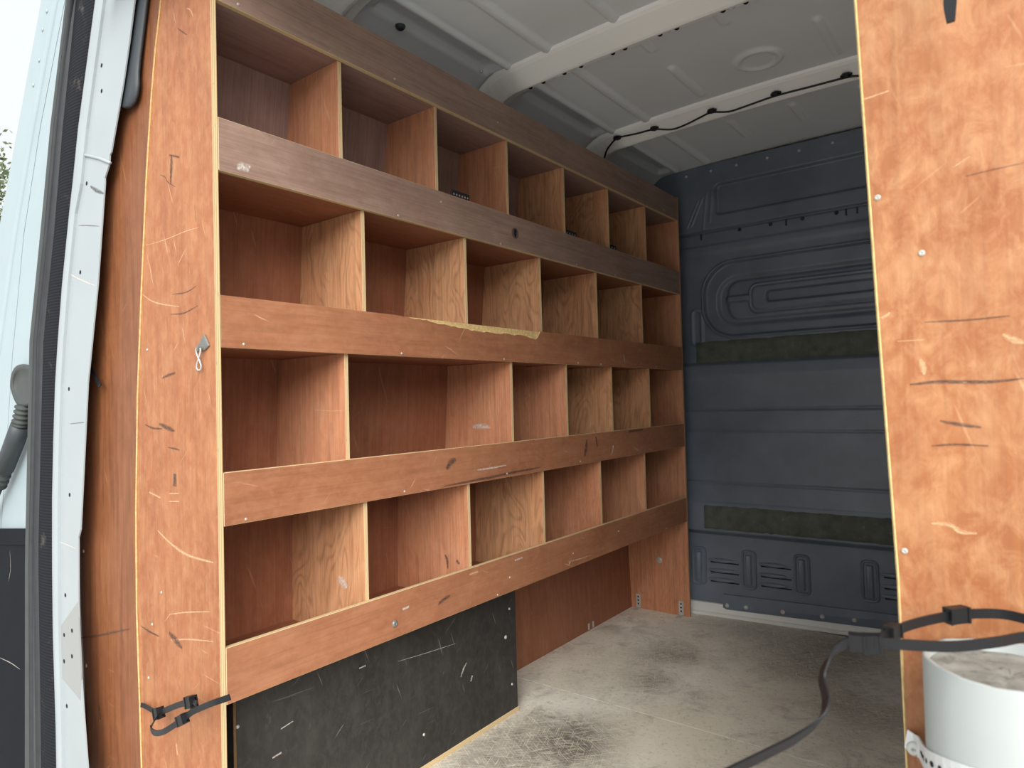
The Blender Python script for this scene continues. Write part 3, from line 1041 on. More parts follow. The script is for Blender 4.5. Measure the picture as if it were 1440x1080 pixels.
bp, br = [], []
for i in range(17):
    t = i / 16
    bp.append(on_rake(33 - 4 * t, 572 + 26 * t, -0.02)); br.append(0.0165 + 0.0022 * (1 if i % 4 < 2 else -1) + 0.002 * t)
arm_tube('bellows', bp, br, 'grey_trim')
arm_tube('sleeve', [on_rake(29, 597, -0.02), on_rake(22, 618, -0.02), on_rake(6, 660, -0.02)], [0.021, 0.0225, 0.0215], 'dark_plastic')
bp, br = [], []
for i in range(13):
    t = i / 12
    bp.append(on_rake(6 - 8 * t, 660 + 22 * t, -0.02)); br.append(0.018 + 0.0022 * (1 if i % 4 < 2 else -1))
arm_tube('bellows', bp, br, 'grey_trim')
arm_tube('arm_rod', [on_rake(-2, 682, -0.02), on_rake(-60, 830, -0.01)], 0.012, 'dark_plastic')

# ================================================================== RACKING
X0, XB = 0.0, -0.012               # front faces of the lips, back of the lips
YN0, YN1, YF0, YF1 = 0.662, 0.674, 2.822, 2.834
ZL = [(1.753, 1.855), (1.424, 1.526), (1.087, 1.186), (0.750, 0.8505), (0.419, 0.524)]
BPZ = [0.0, 0.40, 0.75, 1.09, 1.42, 1.86]
BPX = [-0.283, -0.296, -0.288, -0.266, -0.238, -0.178]


def backx(z): return float(np.interp(z, BPZ, BPX))


rack = empty('shelving_rack', (-0.15, 1.75, 0.0))
tag(rack, 'large red-brown plywood pigeonhole rack along the left van side', 'shelving rack')
# end panels
seam_px = [(231, -100), (225, 0), (217, 70), (212, 130), (205, 240), (198, 400), (192, 560), (190, 720), (191, 860), (194, 950), (198, 1079), (200, 1130)]
YLIN = 0.640
end_l = [(-0.40, 0.0), (-0.42, 0.6), (-0.37, 1.1), (-0.33, 1.6), (-0.30, 1.86)]
near = prism('end_panel', 1, [(0.0, 0.0)] + end_l + [(0.0, 1.86)], YN0, YN1, ['ply_end', 'edge'], rack, 2, bevel=0.0009)
near['label'] = 'scuffed orange near end panel with pale ply edge'
far = prism('end_panel', 1, [(0.0, 0.0), (backx(0) - 0.02, 0.0)] + [(x - 0.005, z) for z, x in zip(BPZ[1:], BPX[1:])] + [(0.0, 1.86)], YF0, YF1, ['ply_div_plain', 'edge_dim'], rack, 2)
# back panel
prof = [(x, z) for z, x in zip(BPZ, BPX)]
def back_panel(z0, z1, mat):
    zz = [z0] + [z for z in BPZ if z0 < z < z1] + [z1]
    pr = [(backx(z), z) for z in zz]
    o = prism('back_panel', 1, pr + [(x - 0.006, z) for x, z in pr[::-1]], YN1, YF0, ['edge_dim', mat], rack, 1, thin=1, bevel=0)
    uvl = o.data.uv_layers[0].data
    for poly in o.data.polygons:
        if abs(poly.normal.y) < 0.5:
            for li in poly.loop_indices:
                co = o.data.vertices[o.data.loops[li].vertex_index].co
                uvl[li].uv = (co.z, co.y)


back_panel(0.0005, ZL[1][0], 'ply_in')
back_panel(ZL[1][0] + 0.0005, 1.86, 'ply_in_hazed')
# shelves and lips
for i, (z0, z1) in enumerate(ZL):
    prism('shelf', 2, rect(backx(z0 + 0.006) - 0.001, XB - 0.0002, YN1, YF0), z0 + 0.0004, z0 + 0.012, ['ply_in' if i else 'ply_in_hazed', 'edge_dim'], rack, 1)
lips = []
for i, (z0, z1) in enumerate(ZL):
    if i == 2:
        ca = lambda px, py: on(px, py, 0, 0.0)
        yA, yB = ca(556, 444).y, ca(760, 470).y
        # torn top edge: the face veneer ends along a ragged line
        ch = [(yA, z1)]
        prof_c = [(0.0, 0.0), (0.12, 0.003), (0.25, 0.009), (0.38, 0.016), (0.5, 0.020), (0.62, 0.019), (0.75, 0.018), (0.86, 0.019), (0.93, 0.025), (0.965, 0.030), (1.0, 0.001)]
        N = 46
        for k in range(1, N):
            t = k / N
            dz = np.interp(t, [p[0] for p in prof_c], [p[1] for p in prof_c]) + random.uniform(-0.0022, 0.0022)
            ch.append((yA + (yB - yA) * t, z1 - max(0.0004, float(dz))))
        ch.append((yB, z1))
        outline = [(YN1 + 0.0004, z0), (YF0 - 0.0004, z0), (YF0 - 0.0004, z1)] + ch[::-1] + [(YN1 + 0.0004, z1)]
        o = prism('lip', 0, outline, -0.0030, X0, ['ply_lip', 'edge'], rack, 1, bevel=0)
        o['label'] = 'lip board with a torn pale top edge'
        c2 = prism('lip_core', 0, rect(YN1 + 0.0004, YF0 - 0.0004, z0, z1 - 0.0012), XB, -0.0031, ['torn', 'edge'], rack, 1, bevel=0)
        # splintered slope in the gap
        bm = bmesh.new(); a_, b_ = [], []
        for (y, z) in ch:
            a_.append(bm.verts.new((-0.0004 - random.uniform(0, 0.0006), y, z)))
            b_.append(bm.verts.new((-0.0085 - random.uniform(0, 0.002), y, z1 - 0.0003 - random.uniform(0, 0.0012))))
        for k in range(len(ch) - 1): bm.faces.new((a_[k], a_[k + 1], b_[k + 1], b_[k]))
        for f in bm.faces: f.smooth = False
        o2 = finish('splintered_edge', bm, 'torn', o); o2['label'] = 'torn pale wood on the lip edge'
    else:
        o = prism('lip', 0, rect(YN1 + 0.0004, YF0 - 0.0004, z0, z1), XB, X0, ['ply_lip' if i > 1 else 'ply_lip_veiled', 'edge'], rack, 1)
    lips.append(o)
# dividers
ROWS = [((478, 150), (613, 205), (713, 250), (793, 285), (855.5, 318), (907.5, 330)),
        ((511, 365), (655, 400), (760, 420), (839, 430), (902.5, 440)),
        ((488, 570), (720, 565), (797, 560), (860.5, 560), (913.5, 560)),
        ((515, 770), (660, 735), (764.5, 710), (845, 690), (907.5, 680))]
for r, row in enumerate(ROWS):
    zt = ZL[r][0] + 0.0004; zb = ZL[r + 1][0] + 0.012
    for k, (px, py) in enumerate(row):
        yc = on(px, py, 0, -0.013).y
        poly = [(-0.0125, zb), (-0.0125, zt), (backx(zt) + 0.0002, zt), (backx((zt + zb) / 2) + 0.0002, (zt + zb) / 2), (backx(zb) + 0.0002, zb)]
        wav = (r == 1) or (r == 0 and k > 2) or (r == 2 and k > 2) or (r == 3 and k in (0, 2))
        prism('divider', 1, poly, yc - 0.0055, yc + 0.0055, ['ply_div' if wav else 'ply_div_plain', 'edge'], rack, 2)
# screws in the lips (positions read along each board)
SCREWS = {0: ((335, 6), (555, 111), (700, 172), (933, 295)),
          1: ((560, 303), (620, 284), (704, 344), (811, 372), (865, 388)),
          2: ((343, 484), (565, 497), (709, 506), (813, 511), (845, 516), (923, 516)),
          3: ((346, 730), (569, 691), (713, 666), (816, 649), (862, 628)),
          4: ((700, 838), (717, 812), (806, 778), (870, 747), (937, 743))}
for i, lst in SCREWS.items():
    for (px, py) in lst:
        p = on(px, py, 0, 0.0)
        p.z = min(max(p.z, ZL[i][0] + 0.006), ZL[i][1] - 0.006)
        screw(lips[i], p, 0, 1, 0.0030)
# keyhole grommet in the second lip, bolt in the lowest, bolt in the far end panel
q = on(724, 328, 0, 0.0)
bm = bmesh.new(); prev = None
for (r_, h_) in ((0.016, 0.0), (0.016, 0.002), (0.013, 0.003), (0.011, 0.001)):
    ring = [bm.verts.new((q.x + h_, q.y + r_ * math.cos(2 * math.pi * i / 20), q.z + r_ * math.sin(2 * math.pi * i / 20))) for i in range(20)]
    if prev:
        for i in range(20): bm.faces.new((prev[i], prev[(i + 1) % 20], ring[(i + 1) % 20], ring[i]))
    prev = ring
bm.faces.new(prev)
gk = finish('grommet', bm, plain('brown_plastic', (92, 74, 72), 0.5), lips[1]); gk['label'] = 'round grommet with dark keyhole'
gz = prism('keyhole', 0, [(q.y - 0.003, q.z - 0.014), (q.y + 0.004, q.z - 0.014), (q.y + 0.003, q.z), (q.y + 0.007, q.z + 0.006), (q.y + 0.003, q.z + 0.012), (q.y - 0.005, q.z + 0.009), (q.y - 0.004, q.z)],
      0.0005, 0.0022, ['hole', 'hole'], lips[1], bevel=0)
screw(lips[4], on(555, 877, 0, 0.0), 0, 1, 0.0085, 0.005, 'zinc_dark', 'bolt')
screw(far, on(927, 788, 1, YF0), 1, -1, 0.014, 0.0015, 'steel', 'washer')
screw(far, on(927, 788, 1, YF0 - 0.0015), 1, -1, 0.007, 0.005, 'steel', 'bolt')
for (px, py) in ((898, 847), (958, 853)):
    p = on(px, py, 1, YF0)
    z0 = 0.0025
    br_ = prism('bracket', 1, rect(p.x - 0.011, p.x + 0.011, z0, z0 + 0.062), YF0 - 0.0024, YF0 - 0.0004, ['steel', 'steel'], rack, bevel=0.0004)
    prism('bracket_foot', 2, rect(p.x - 0.011, p.x + 0.011, YF0 - 0.040, YF0 - 0.0026), z0 - 0.0008, z0 + 0.0012, ['steel', 'steel'], br_, bevel=0.0004)
    for dz in (0.018, 0.034, 0.050):
        screw(br_, (p.x, YF0 - 0.0024, z0 + dz), 1, -1, 0.0042, 0.001, 'hole', 'bracket_hole')
# back of the kick space has small fixing plates
for px, py in ((828, 884), (834, 882)):
    p = on(px, py, 0, backx(0.02) + 0.0002)
    box('fixing_plate', (p.x, p.y - 0.006, 0.004), (p.x + 0.002, p.y + 0.006, 0.030), 'steel', rack, 0.0004)


# scuffs on the near end panel
def emark(pts, w, mat): return mark(near, [on(x, y, 1, YN0) for x, y in pts], 1, -1, w, mat)


for pts, w, mat in (([(250, 40), (257, 45), (263, 49)], 0.004, 'mark_dark'), ([(241, 219), (241, 235), (240, 258)], 0.014, 'mark_dark'), ([(225, 246), (232, 249), (236, 256), (247, 263)], 0.003, 'mark_dark'),
                    ([(238, 218), (252, 221)], 0.006, 'mark_dark'),
                    ([(242, 414), (258, 412), (268, 408), (276, 402)], 0.0035, 'mark_dark'), ([(240, 442), (256, 441), (266, 437), (278, 430)], 0.004, 'mark_dark'),
                    ([(198, 412), (215, 424), (235, 429), (252, 431)], 0.004, 'mark_pale'), ([(205, 345), (230, 338), (262, 325), (280, 320)], 0.0025, 'mark_pale'),
                    ([(204, 597), (215, 602), (228, 603)], 0.006, 'mark_dark'), ([(224, 596), (234, 601), (246, 606)], 0.012, 'mark_dark'), ([(228, 532), (236, 528), (247, 524)], 0.008, 'mark_dark'),
                    ([(236, 629), (246, 631), (253, 633)], 0.005, 'mark_dark'), ([(246, 666), (246, 684)], 0.022, 'mark_dark'), ([(210, 692), (226, 700)], 0.006, 'mark_pale'), ([(238, 694), (252, 694)], 0.004, 'mark_pale'), ([(238, 705), (252, 705)], 0.004, 'mark_pale'),
                    ([(222, 746), (240, 764), (265, 781), (300, 791)], 0.008, 'mark_pale'), ([(198, 880), (210, 888), (224, 895)], 0.006, 'mark_dark'), ([(238, 890), (247, 900), (256, 911)], 0.018, 'mark_dark'),
                    ([(238, 864), (262, 861), (295, 860)], 0.004, 'mark_pale'), ([(240, 900), (265, 899), (300, 902)], 0.004, 'mark_pale'), ([(248, 1045), (250, 1062)], 0.008, 'mark_pale'),
                    ([(263, 12), (268, 14), (272, 24)], 0.004, 'mark_pale'), ([(274, 288), (275, 312)], 0.002, 'mark_dark')):
    emark(pts, w, mat)
for (px, py) in ((207, 492), (214, 878), (227, 833), (209, 953)):
    screw(near, on(px, py, 1, YN0), 1, -1, 0.003)
# scuffs on lips and dividers


def lmark(i, pts, w, mat): return mark(lips[i], [on(x, y, 0, 0.0) for x, y in pts], 0, 1, w, mat)


for i, pts, w, mat in ((1, [(334, 238), (340, 234), (350, 240)], 0.020, 'mark_white'), (1, [(345, 232), (352, 236)], 0.012, 'mark_white'),
                       (3, [(671, 661), (692, 658), (712, 654)], 0.007, 'mark_white'), (3, [(628, 660), (634, 650), (641, 646)], 0.020, 'mark_dark'), (3, [(624, 684), (680, 673), (724, 664), (760, 657)], 0.010, 'mark_dark'),
                       (3, [(825, 618), (824, 632), (822, 642)], 0.022, 'mark_dark'), (3, [(838, 614), (840, 628)], 0.014, 'mark_dark'), (3, [(884, 607), (904, 604)], 0.012, 'mark_dark'), (3, [(863, 627), (860, 640)], 0.010, 'mark_white'),
                       (4, [(616, 850), (624, 843), (633, 837)], 0.012, 'mark_dark'), (4, [(566, 857), (575, 853)], 0.010, 'mark_white'), (4, [(798, 790), (815, 786), (832, 780)], 0.005, 'mark_pale'),
                       (4, [(724, 788), (735, 784)], 0.008, 'mark_white'), (4, [(800, 794), (802, 789)], 0.010, 'mark_white'), (4, [(660, 808), (672, 804)], 0.010, 'mark_pale'), (2, [(877, 497), (878, 506), (879, 512)], 0.008, 'mark_white')):
    lmark(i, pts, w, mat)
divs = [o for o in rack.children if o.name.startswith('divider')]
rows_idx = {}
kk = 0
for r, row in enumerate(ROWS):
    for k in range(len(row)):
        rows_idx[(r, k)] = divs[kk] if kk < len(divs) else None
        kk += 1


def dmark(rk, pts, w, mat):
    o = rows_idx[rk]
    if o is None: return
    yc = on(*ROWS[rk[0]][rk[1]], 0, -0.013).y - 0.0055
    mark(o, [on(x, y, 1, yc) for x, y in pts], 1, -1, w, mat)


dmark((2, 1), [(665, 601), (676, 599), (690, 601)], 0.020, 'mark_white')
dmark((3, 0), [(476, 812), (482, 819), (488, 826)], 0.028, 'mark_white')
dmark((3, 1), [(626, 780), (629, 788), (630, 800)], 0.012, 'mark_dark')
dmark((3, 1), [(642, 788), (646, 793)], 0.012, 'mark_dark')
dmark((2, 0), [(442, 576), (462, 578), (484, 577)], 0.003, 'mark_pale')
dmark((3, 4), [(898, 700), (903, 708), (906, 716)], 0.010, 'mark_pale')

# ================================================================== WHEEL ARCH BOX under the rack
wa = empty('wheel_arch_box', (-0.18, 1.2, 0.0))
tag(wa, 'black scratched plywood box panel under the lowest shelf', 'panel')
XW = -0.096
fp_ = prism('front_panel', 0, rect(0.748, 1.690, 0.013, 0.4185), XW - 0.012, XW, ['ply_black', 'edge_dim'], wa, 2)
prism('base_batten', 0, rect(0.748, 1.694, 0.0002, 0.0125), XW - 0.012, XW + 0.002, ['edge', 'edge'], wa, 1)['label'] = 'bare pale batten at the foot'
for y in (0.752, 1.677):
    prism('side_panel', 1, rect(-0.277, XW - 0.0125, 0.0002, 0.4185), y, y + 0.012, ['ply_black', 'edge_dim'], wa, 2)
for (px, py) in ((711, 896), (716, 856), (334, 1022), (596, 1033), (720, 962)):
    screw(fp_, on(px, py, 0, XW), 0, 1, 0.006 if px == 711 else 0.004, 0.003)
for pts, w in (([(648, 952), (652, 940), (656, 932)], 0.008), ([(664, 950), (662, 958)], 0.008), ([(383, 1066), (396, 1058)], 0.008), ([(395, 1025), (412, 1014)], 0.004), ([(505, 940), (514, 936)], 0.006), ([(640, 905), (600, 918), (560, 930)], 0.002)):
    mark(fp_, [on(x, y, 0, XW) for x, y in pts], 0, 1, w, 'mark_white')

# ================================================================== LINING PANEL beside the pillar
ln = empty('lining_panel', (-0.42, 0.63, 0.0))
tag(ln, 'dark orange plywood lining between white pillar and rack end panel', 'panel')
bm = bmesh.new(); rows = []
uvl = bm.loops.layers.uv.verify()
for (px, py) in seam_px:
    a = on(px, py, 1, 0.6585)
    b = Vector((a.x - 0.30, 0.6585 - 0.010, a.z))
    rows.append((bm.verts.new(a), bm.verts.new(b), bm.verts.new(b + Vector((0, 0.004, 0))), bm.verts.new(a + Vector((0, 0.0032, 0)))))
for r0, r1 in zip(rows, rows[1:]):
    for i in range(4):
        f = bm.faces.new((r0[i], r0[(i + 1) % 4], r1[(i + 1) % 4], r1[i])); f.material_index = 1 if i == 3 else 0
bm.faces.new(rows[0]); bm.faces.new(rows[-1])
for f in bm.faces:
    for l in f.loops: l[uvl].uv = (l.vert.co.z, l.vert.co.x)
lsheet = finish('lining_sheet', bm, ['ply_lining', 'torn'], ln)
# sinks to the floor
lo_ = rows and None


def lpt(px, py, o=0.0008):
    """point on the slanted lining face"""
    d = ray(px, py)
    # plane through (-0.33,.6585) with slope .045/.155 in x
    n = Vector((0.010 / 0.30, -1, 0))
    a = on(200, py, 1, 0.6585)
    t = n.dot(a - Vector(CAM)) / n.dot(Vector(d))
    return Vector(CAM) + Vector(d) * t + n.normalized() * o


for (px, py) in ((170, 154), (117, 672), (118, 775), (122, 936)):
    screw(lsheet, lpt(px, py), 1, -1, 0.0045)
for pts, w in (([(150, 792), (148, 820), (152, 855), (156, 880)], 0.002), ([(166, 830), (172, 900), (176, 940)], 0.002), ([(115, 897), (140, 893), (183, 884)], 0.006), ([(140, 992), (142, 1012)], 0.008)):
    mark(lsheet, [lpt(x, y, 0.0012) for x, y in pts], 1, -1, w, 'mark_dark')

# ================================================================== RIGHT PARTITION PANEL
rp = empty('partition_panel', (1.28, 0.68, 0.0))
tag(rp, 'light orange plywood end panel standing at the right, floor to roof', 'panel')
LE = [(1.1215, 0.0), (1.1145, 0.40), (1.1076, 0.645), (1.1061, 0.808), (1.0979, 1.056), (1.0900, 1.329), (1.0800, 1.66), (1.0745, 1.86)]
rsheet = prism('panel_sheet', 1, [(1.43, 0.0)] + [(1.43, 0.7), (1.36, 1.86)] + LE[::-1], 0.673, 0.685, ['ply_right', 'edge'], rp, 2, bevel=0)
bm = bmesh.new(); rr_ = []
for x, z in LE:
    x += random.uniform(-0.0002, 0.0002)
    w_ = 0.0015
    rr_.append([bm.verts.new(v) for v in ((x - 0.0006, 0.6855, z), (x - 0.0008, 0.6735, z), (x + w_ * 0.4, 0.6715, z), (x + w_, 0.6728, z))])
for a_, b_ in zip(rr_, rr_[1:]):
    for i in range(3): bm.faces.new((a_[i], b_[i], b_[i + 1], a_[i + 1]))
finish('worn_edge', bm, 'torn', rp)['label'] = 'pale bare edge of the panel'
for (px, py) in ((1234, 278), (1296, 356), (1272, 775)):
    p = on(px, py, 1, 0.673)
    screw(rsheet, p, 1, -1, 0.0028, 0.0012)
for pts, w, mat in (([(1358, 248), (1390, 240), (1440, 229)], 0.0012, 'mark_dark'), ([(1340, 236), (1352, 228), (1364, 220)], 0.0012, 'mark_pale'), ([(1300, 453), (1360, 450), (1420, 444)], 0.0022, 'mark_dark'),
                    ([(1280, 541), (1320, 537), (1390, 537), (1440, 532)], 0.004, 'mark_dark'), ([(1322, 592), (1350, 597), (1380, 601)], 0.004, 'mark_dark'), ([(1310, 627), (1345, 625), (1390, 627)], 0.0025, 'mark_dark'),
                    ([(1294, 505), (1298, 515), (1300, 527)], 0.006, 'mark_pale'), ([(1310, 736), (1335, 738), (1352, 748), (1374, 750)], 0.005, 'mark_pale'), ([(1240, 448), (1252, 440)], 0.004, 'mark_pale'), ([(1410, 470), (1425, 478), (1440, 482)], 0.006, 'mark_pale'),
                    ([(1338, 537), (1360, 538)], 0.0012, 'mark_white'), ([(1262, 480), (1300, 478)], 0.0015, 'mark_pale'), ([(1215, 140), (1250, 128)], 0.003, 'mark_pale')):
    mark(rsheet, [on(x, y, 1, 0.673) for x, y in pts], 1, -1, w, mat)

# ================================================================== GREY PIPE on the right panel
PX, PY, PRD, PZ = 1.1845, 0.6165, 0.055, 0.770
pp = empty('pipe', (PX, PY, 0.0))
tag(pp, 'upright grey plastic pipe strapped to the right plywood panel', 'pipe')
bm = bmesh.new(); prev = None
seg = 48
for (r_, z_) in ((PRD, 0.0), (PRD, 0.3), (PRD, PZ - 0.001), (PRD - 0.0008, PZ), (PRD - 0.0030, PZ), (PRD - 0.0038, PZ - 0.001), (PRD - 0.0038, 0.0)):
    ring = [bm.verts.new((PX + r_ * math.cos(2 * math.pi * i / seg), PY + r_ * math.sin(2 * math.pi * i / seg), z_ + (0.0003 * math.sin(i * 2.1) + 0.0004 * math.sin(i * 0.7) if z_ > 0.7 else 0))) for i in range(seg)]
    if prev:
        for i in range(seg): bm.faces.new((prev[i], prev[(i + 1) % seg], ring[(i + 1) % seg], ring[i]))
    prev = ring
finish('pipe_wall', bm, 'pipe', pp, True)
bm = bmesh.new()
rng = random.Random(3)
cv = bm.verts.new((PX, PY, PZ - 0.010)); prev = None
for r_ in (0.006, 0.012, 0.018, 0.024, 0.030, 0.036, 0.042, 0.047, 0.0505):
    ring = [bm.verts.new((PX + r_ * math.cos(2 * math.pi * i / 32), PY + r_ * math.sin(2 * math.pi * i / 32), PZ - 0.008 + rng.uniform(-0.0012, 0.0012))) for i in range(32)]
    for i in range(32):
        j = (i + 1) % 32
        if prev: bm.faces.new((prev[i], prev[j], ring[j], ring[i]))
        else: bm.faces.new((cv, ring[i], ring[j]))
    prev = ring
finish('grit_fill', bm, 'grit', pp, True)['label'] = 'dirty grey grit inside the pipe mouth'
# perforated band
bd = empty('perforated_band', (1.116, 0.667, 0.667))
tag(bd, 'white perforated metal band bolted around the grey pipe', 'strap')
pts = [Vector((1.1085, 0.6705, 0.672)), Vector((1.115, 0.667, 0.6705)), Vector((1.120, 0.655, 0.674))]
rb_ = PRD + 0.0016
for k in range(0, 21):
    a = math.radians(196 + k * 7.4)
    pts.append(Vector((PX + rb_ * math.cos(a), PY + rb_ * math.sin(a), 0.6715 + 0.30 * (0.667 - PY - rb_ * math.sin(a)))))
pts += [Vector((1.248, 0.655, 0.662)), Vector((1.256, 0.6705, 0.662))]
bm = bmesh.new(); ribbon(bm, pts, 0.0085, Vector((0, 0, 1)), 0.0012)
bdo = finish('band', bm, 'band', bd)
tot = 0; nxt = 0.046; k = 0
for a, b in zip(pts, pts[1:]):
    L = (b - a).length
    while tot + L > nxt and k < 16:
        t = (nxt - tot) / L
        c = a.lerp(b, t); d = (b - a).normalized(); nn = Vector((d.y, -d.x, 0)).normalized()
        b2 = bmesh.new(); cyl(b2, c + nn * 0.0001, c + nn * 0.0010, 0.0022 if k % 2 else 0.0018, seg=10)
        finish('punched_hole', b2, 'hole', bdo); nxt += 0.0098; k += 1
    tot += L
screw(bd, on(1286, 1053, 1, 0.660), 1, -1, 0.0062, 0.0035, 'steel', 'bolt')

# ================================================================== CABLE TIES
def tie_head(parent, c, d, w, size=(0.008, 0.006, 0.0045), name='buckle'):
    """small open box the strap runs through: d = strap direction, w = width direction"""
    d = Vector(d).normalized(); w = Vector(w); w = (w - d * w.dot(d)).normalized(); t = d.cross(w)
    bm = bmesh.new()
    def slab(off_, hx, hy, hz):
        c0 = Vector(c) + off_
        vs = [bm.verts.new(c0 + d * (hx * a) + w * (hy * b) + t * (hz * e)) for a in (-1, 1) for b in (-1, 1) for e in (-1, 1)]
        for f in ((0, 1, 3, 2), (4, 6, 7, 5), (0, 4, 5, 1), (2, 3, 7, 6), (0, 2, 6, 4), (1, 5, 7, 3)): bm.faces.new([vs[i] for i in f])
    L, W, T = size
    slab(t * T * 0.8, L, W, T * 0.22); slab(t * -T * 0.8, L, W, T * 0.22)
    slab(w * W * 0.86, L, W * 0.16, T); slab(w * -W * 0.86, L, W * 0.16, T)
    slab(d * L * 0.9 + t * T * 0.5, L * 0.12, W * 1.05, T * 0.7); slab(d * -L * 0.9 + t * T * 0.5, L * 0.12, W * 1.05, T * 0.7)
    bmesh.ops.recalc_face_normals(bm, faces=bm.faces[:])
    return finish(name, bm, 'tie', parent, recalc=False)


def strap(parent, pts, hw, wd, th=0.0016, n=8, name='strap'):
    pts = catmull(pts, n)
    bm = bmesh.new()
    if isinstance(wd, list):
        wds = []
        for i in range(len(pts)):
            f = i / (len(pts) - 1) * (len(wd) - 1); j = min(int(f), len(wd) - 2)
            wds.append(Vector(wd[j]).lerp(Vector(wd[j + 1]), f - j))
    else: wds = wd
    ribbon(bm, pts, hw, wds, th)
    return finish(name, bm, 'tie', parent)


def atz(px, py, z): return on(px, py, 2, z)


# right, large loop above the pipe
ZT = 0.800
t1 = empty('cable_tie', (1.19, 0.60, ZT))
tag(t1, 'large black cable tie looped above the grey pipe, tail hanging down', 'cable tie')
loop = [atz(1228, 905, ZT), atz(1250, 891, ZT), atz(1290, 876, ZT), atz(1345, 865, ZT), atz(1400, 863, ZT), atz(1440, 870, ZT), atz(1480, 884, ZT), atz(1478, 896, ZT), atz(1440, 896, ZT), atz(1400, 903, ZT), atz(1340, 909, ZT), atz(1280, 907, ZT), atz(1228, 903, ZT)]
strap(t1, loop, 0.0036, Vector((0, 0, 1)), 0.0016, 8)
strap(t1, [loop[5], loop[5] + Vector((0.02, 0.01, 0.002)), Vector((1.262, 0.66, 0.803)), Vector((1.285, 0.6722, 0.803))], 0.0036, Vector((0, 0, 1)), 0.0016, 6, 'anchor_strap')
tail = [on(1228, 903, 1, 0.525), on(1205, 902, 1, 0.515), on(1183, 908, 1, 0.505), on(1163, 932, 1, 0.500), on(1156, 955, 1, 0.495), on(1162, 985, 1, 0.482), on(1153, 1012, 1, 0.470), on(1120, 1038, 1, 0.452), on(1080, 1059, 1, 0.432), on(1037, 1080, 1, 0.412), on(960, 1118, 1, 0.38)]
strap(t1, tail, 0.0037, [(0, 0, 1), (0, 0, 1), (0.1, -0.2, 1), (0.5, -0.7, 0.4), (0.6, -0.7, 0.3), (0.6, -0.6, 0.3), (0.4, -0.4, 0.7), (0.25, -0.2, 1), (0.2, -0.2, 1), (0.2, -0.2, 1), (0.2, -0.2, 1)], 0.0016, 8, 'tail')
tie_head(t1, atz(1345, 864, ZT) + Vector((0, -0.001, 0)), loop[4] - loop[2], (0, 0, 1), (0.0088, 0.0058, 0.004))
tie_head(t1, atz(1254, 888, ZT), loop[2] - loop[0], (0, 0, 1), (0.0070, 0.0048, 0.004))
tie_head(t1, on(1226, 905, 1, 0.522), (1, 0.2, 0.1), (0, 0, 1), (0.0060, 0.0062, 0.004))
tie_head(t1, on(1205, 903, 1, 0.514), (1, 0.2, 0.0), (0, 0, 1), (0.0050, 0.0055, 0.004))
for o in list(t1.children): pass

# left, small one on the near end panel
t2 = empty('cable_tie', (-0.15, 0.64, 0.32))
tag(t2, 'black cable tie fixed low on the left rack end panel', 'cable tie')
A = lambda x, y, yy: on(180 + x / 9, 940 + y / 9, 1, yy)
strap(t2, [A(165, 460, 0.6560), A(230, 485, 0.652), A(300, 525, 0.645), A(390, 560, 0.635)], 0.0042, Vector((0, 0.3, 1)), 0.002, 6, 'anchor_strap')
strap(t2, [A(400, 560, 0.632), A(520, 510, 0.630), A(660, 455, 0.628), A(800, 425, 0.625)], 0.0055, Vector((0, 0, 1)), 0.002, 6)
strap(t2, [A(390, 575, 0.630), A(320, 690, 0.612), A(290, 760, 0.604), A(340, 815, 0.596), A(440, 805, 0.592), A(560, 735, 0.592), A(700, 640, 0.594), A(800, 560, 0.596), A(900, 510, 0.598), A(1080, 435, 0.600), A(1200, 395, 0.606), A(1290, 362, 0.612)],
      0.0052, [(0.6, 0.2, 0.6), (0.7, -0.2, 0.5), (0.5, -0.3, 0.8), (0, 0, 1), (0, 0, 1), (0, 0, 1), (0, 0, 1), (0, 0, 1), (0, 0, 1), (0, 0, 1), (0, 0, 1), (0, 0, 1)], 0.0022, 8)
strap(t2, [A(820, 420, 0.622), A(860, 440, 0.614), A(855, 490, 0.606), A(800, 540, 0.600)], 0.004, Vector((0.2, 0.3, 1)), 0.002, 6, 'latch_loop')
tie_head(t2, A(390, 565, 0.632), (1, 0, 0.4), (0, 0, 1), (0.010, 0.0105, 0.007))
tie_head(t2, A(800, 420, 0.624), (1, 0, 0.3), (0, 0, 1), (0.011, 0.010, 0.007))
tie_head(t2, A(690, 645, 0.594), (1, 0, 0.55), (0, 0, 1), (0.012, 0.0085, 0.006))

# third, poking out from behind the pillar
t3 = empty('cable_tie', (-0.42, 0.63, 1.0))
tag(t3, 'black cable tie end poking out from behind the white pillar', 'cable tie')
strap(t3, [lpt(126, 455, 0.006), lpt(129, 490, 0.008), lpt(131, 507, 0.010), lpt(141, 525, 0.014), lpt(153, 543, 0.018)], [0.0045] * 33, Vector((1, 0.2, 0.3)), 0.002, 8)
tie_head(t3, lpt(131, 506, 0.010), (0.4, 0, -1), (1, 0, 0.4), (0.008, 0.007, 0.005))

# dark strap end at the top right
t4 = empty('strap_end', (1.15, 0.62, 1.3))
tag(t4, 'dark grey strap end hanging in front of the right plywood panel', 'strap')
strap(t4, [on(1336, -80, 1, 0.60), on(1336, -20, 1, 0.60), on(1336, 10, 1, 0.60), on(1337, 31, 1, 0.60)], [0.0042] * 12 + [0.0040, 0.0038, 0.0036, 0.0034, 0.0032, 0.003, 0.0026, 0.002, 0.002], Vector((1, 0, 0)), 0.003, 6)
strap(t4, [on(1336, -80, 1, 0.60), on(1336, -110, 1, 0.63), on(1336, -125, 1, 0.6725)], 0.0042, Vector((1, 0, 0)), 0.003, 6, 'anchor_strap')

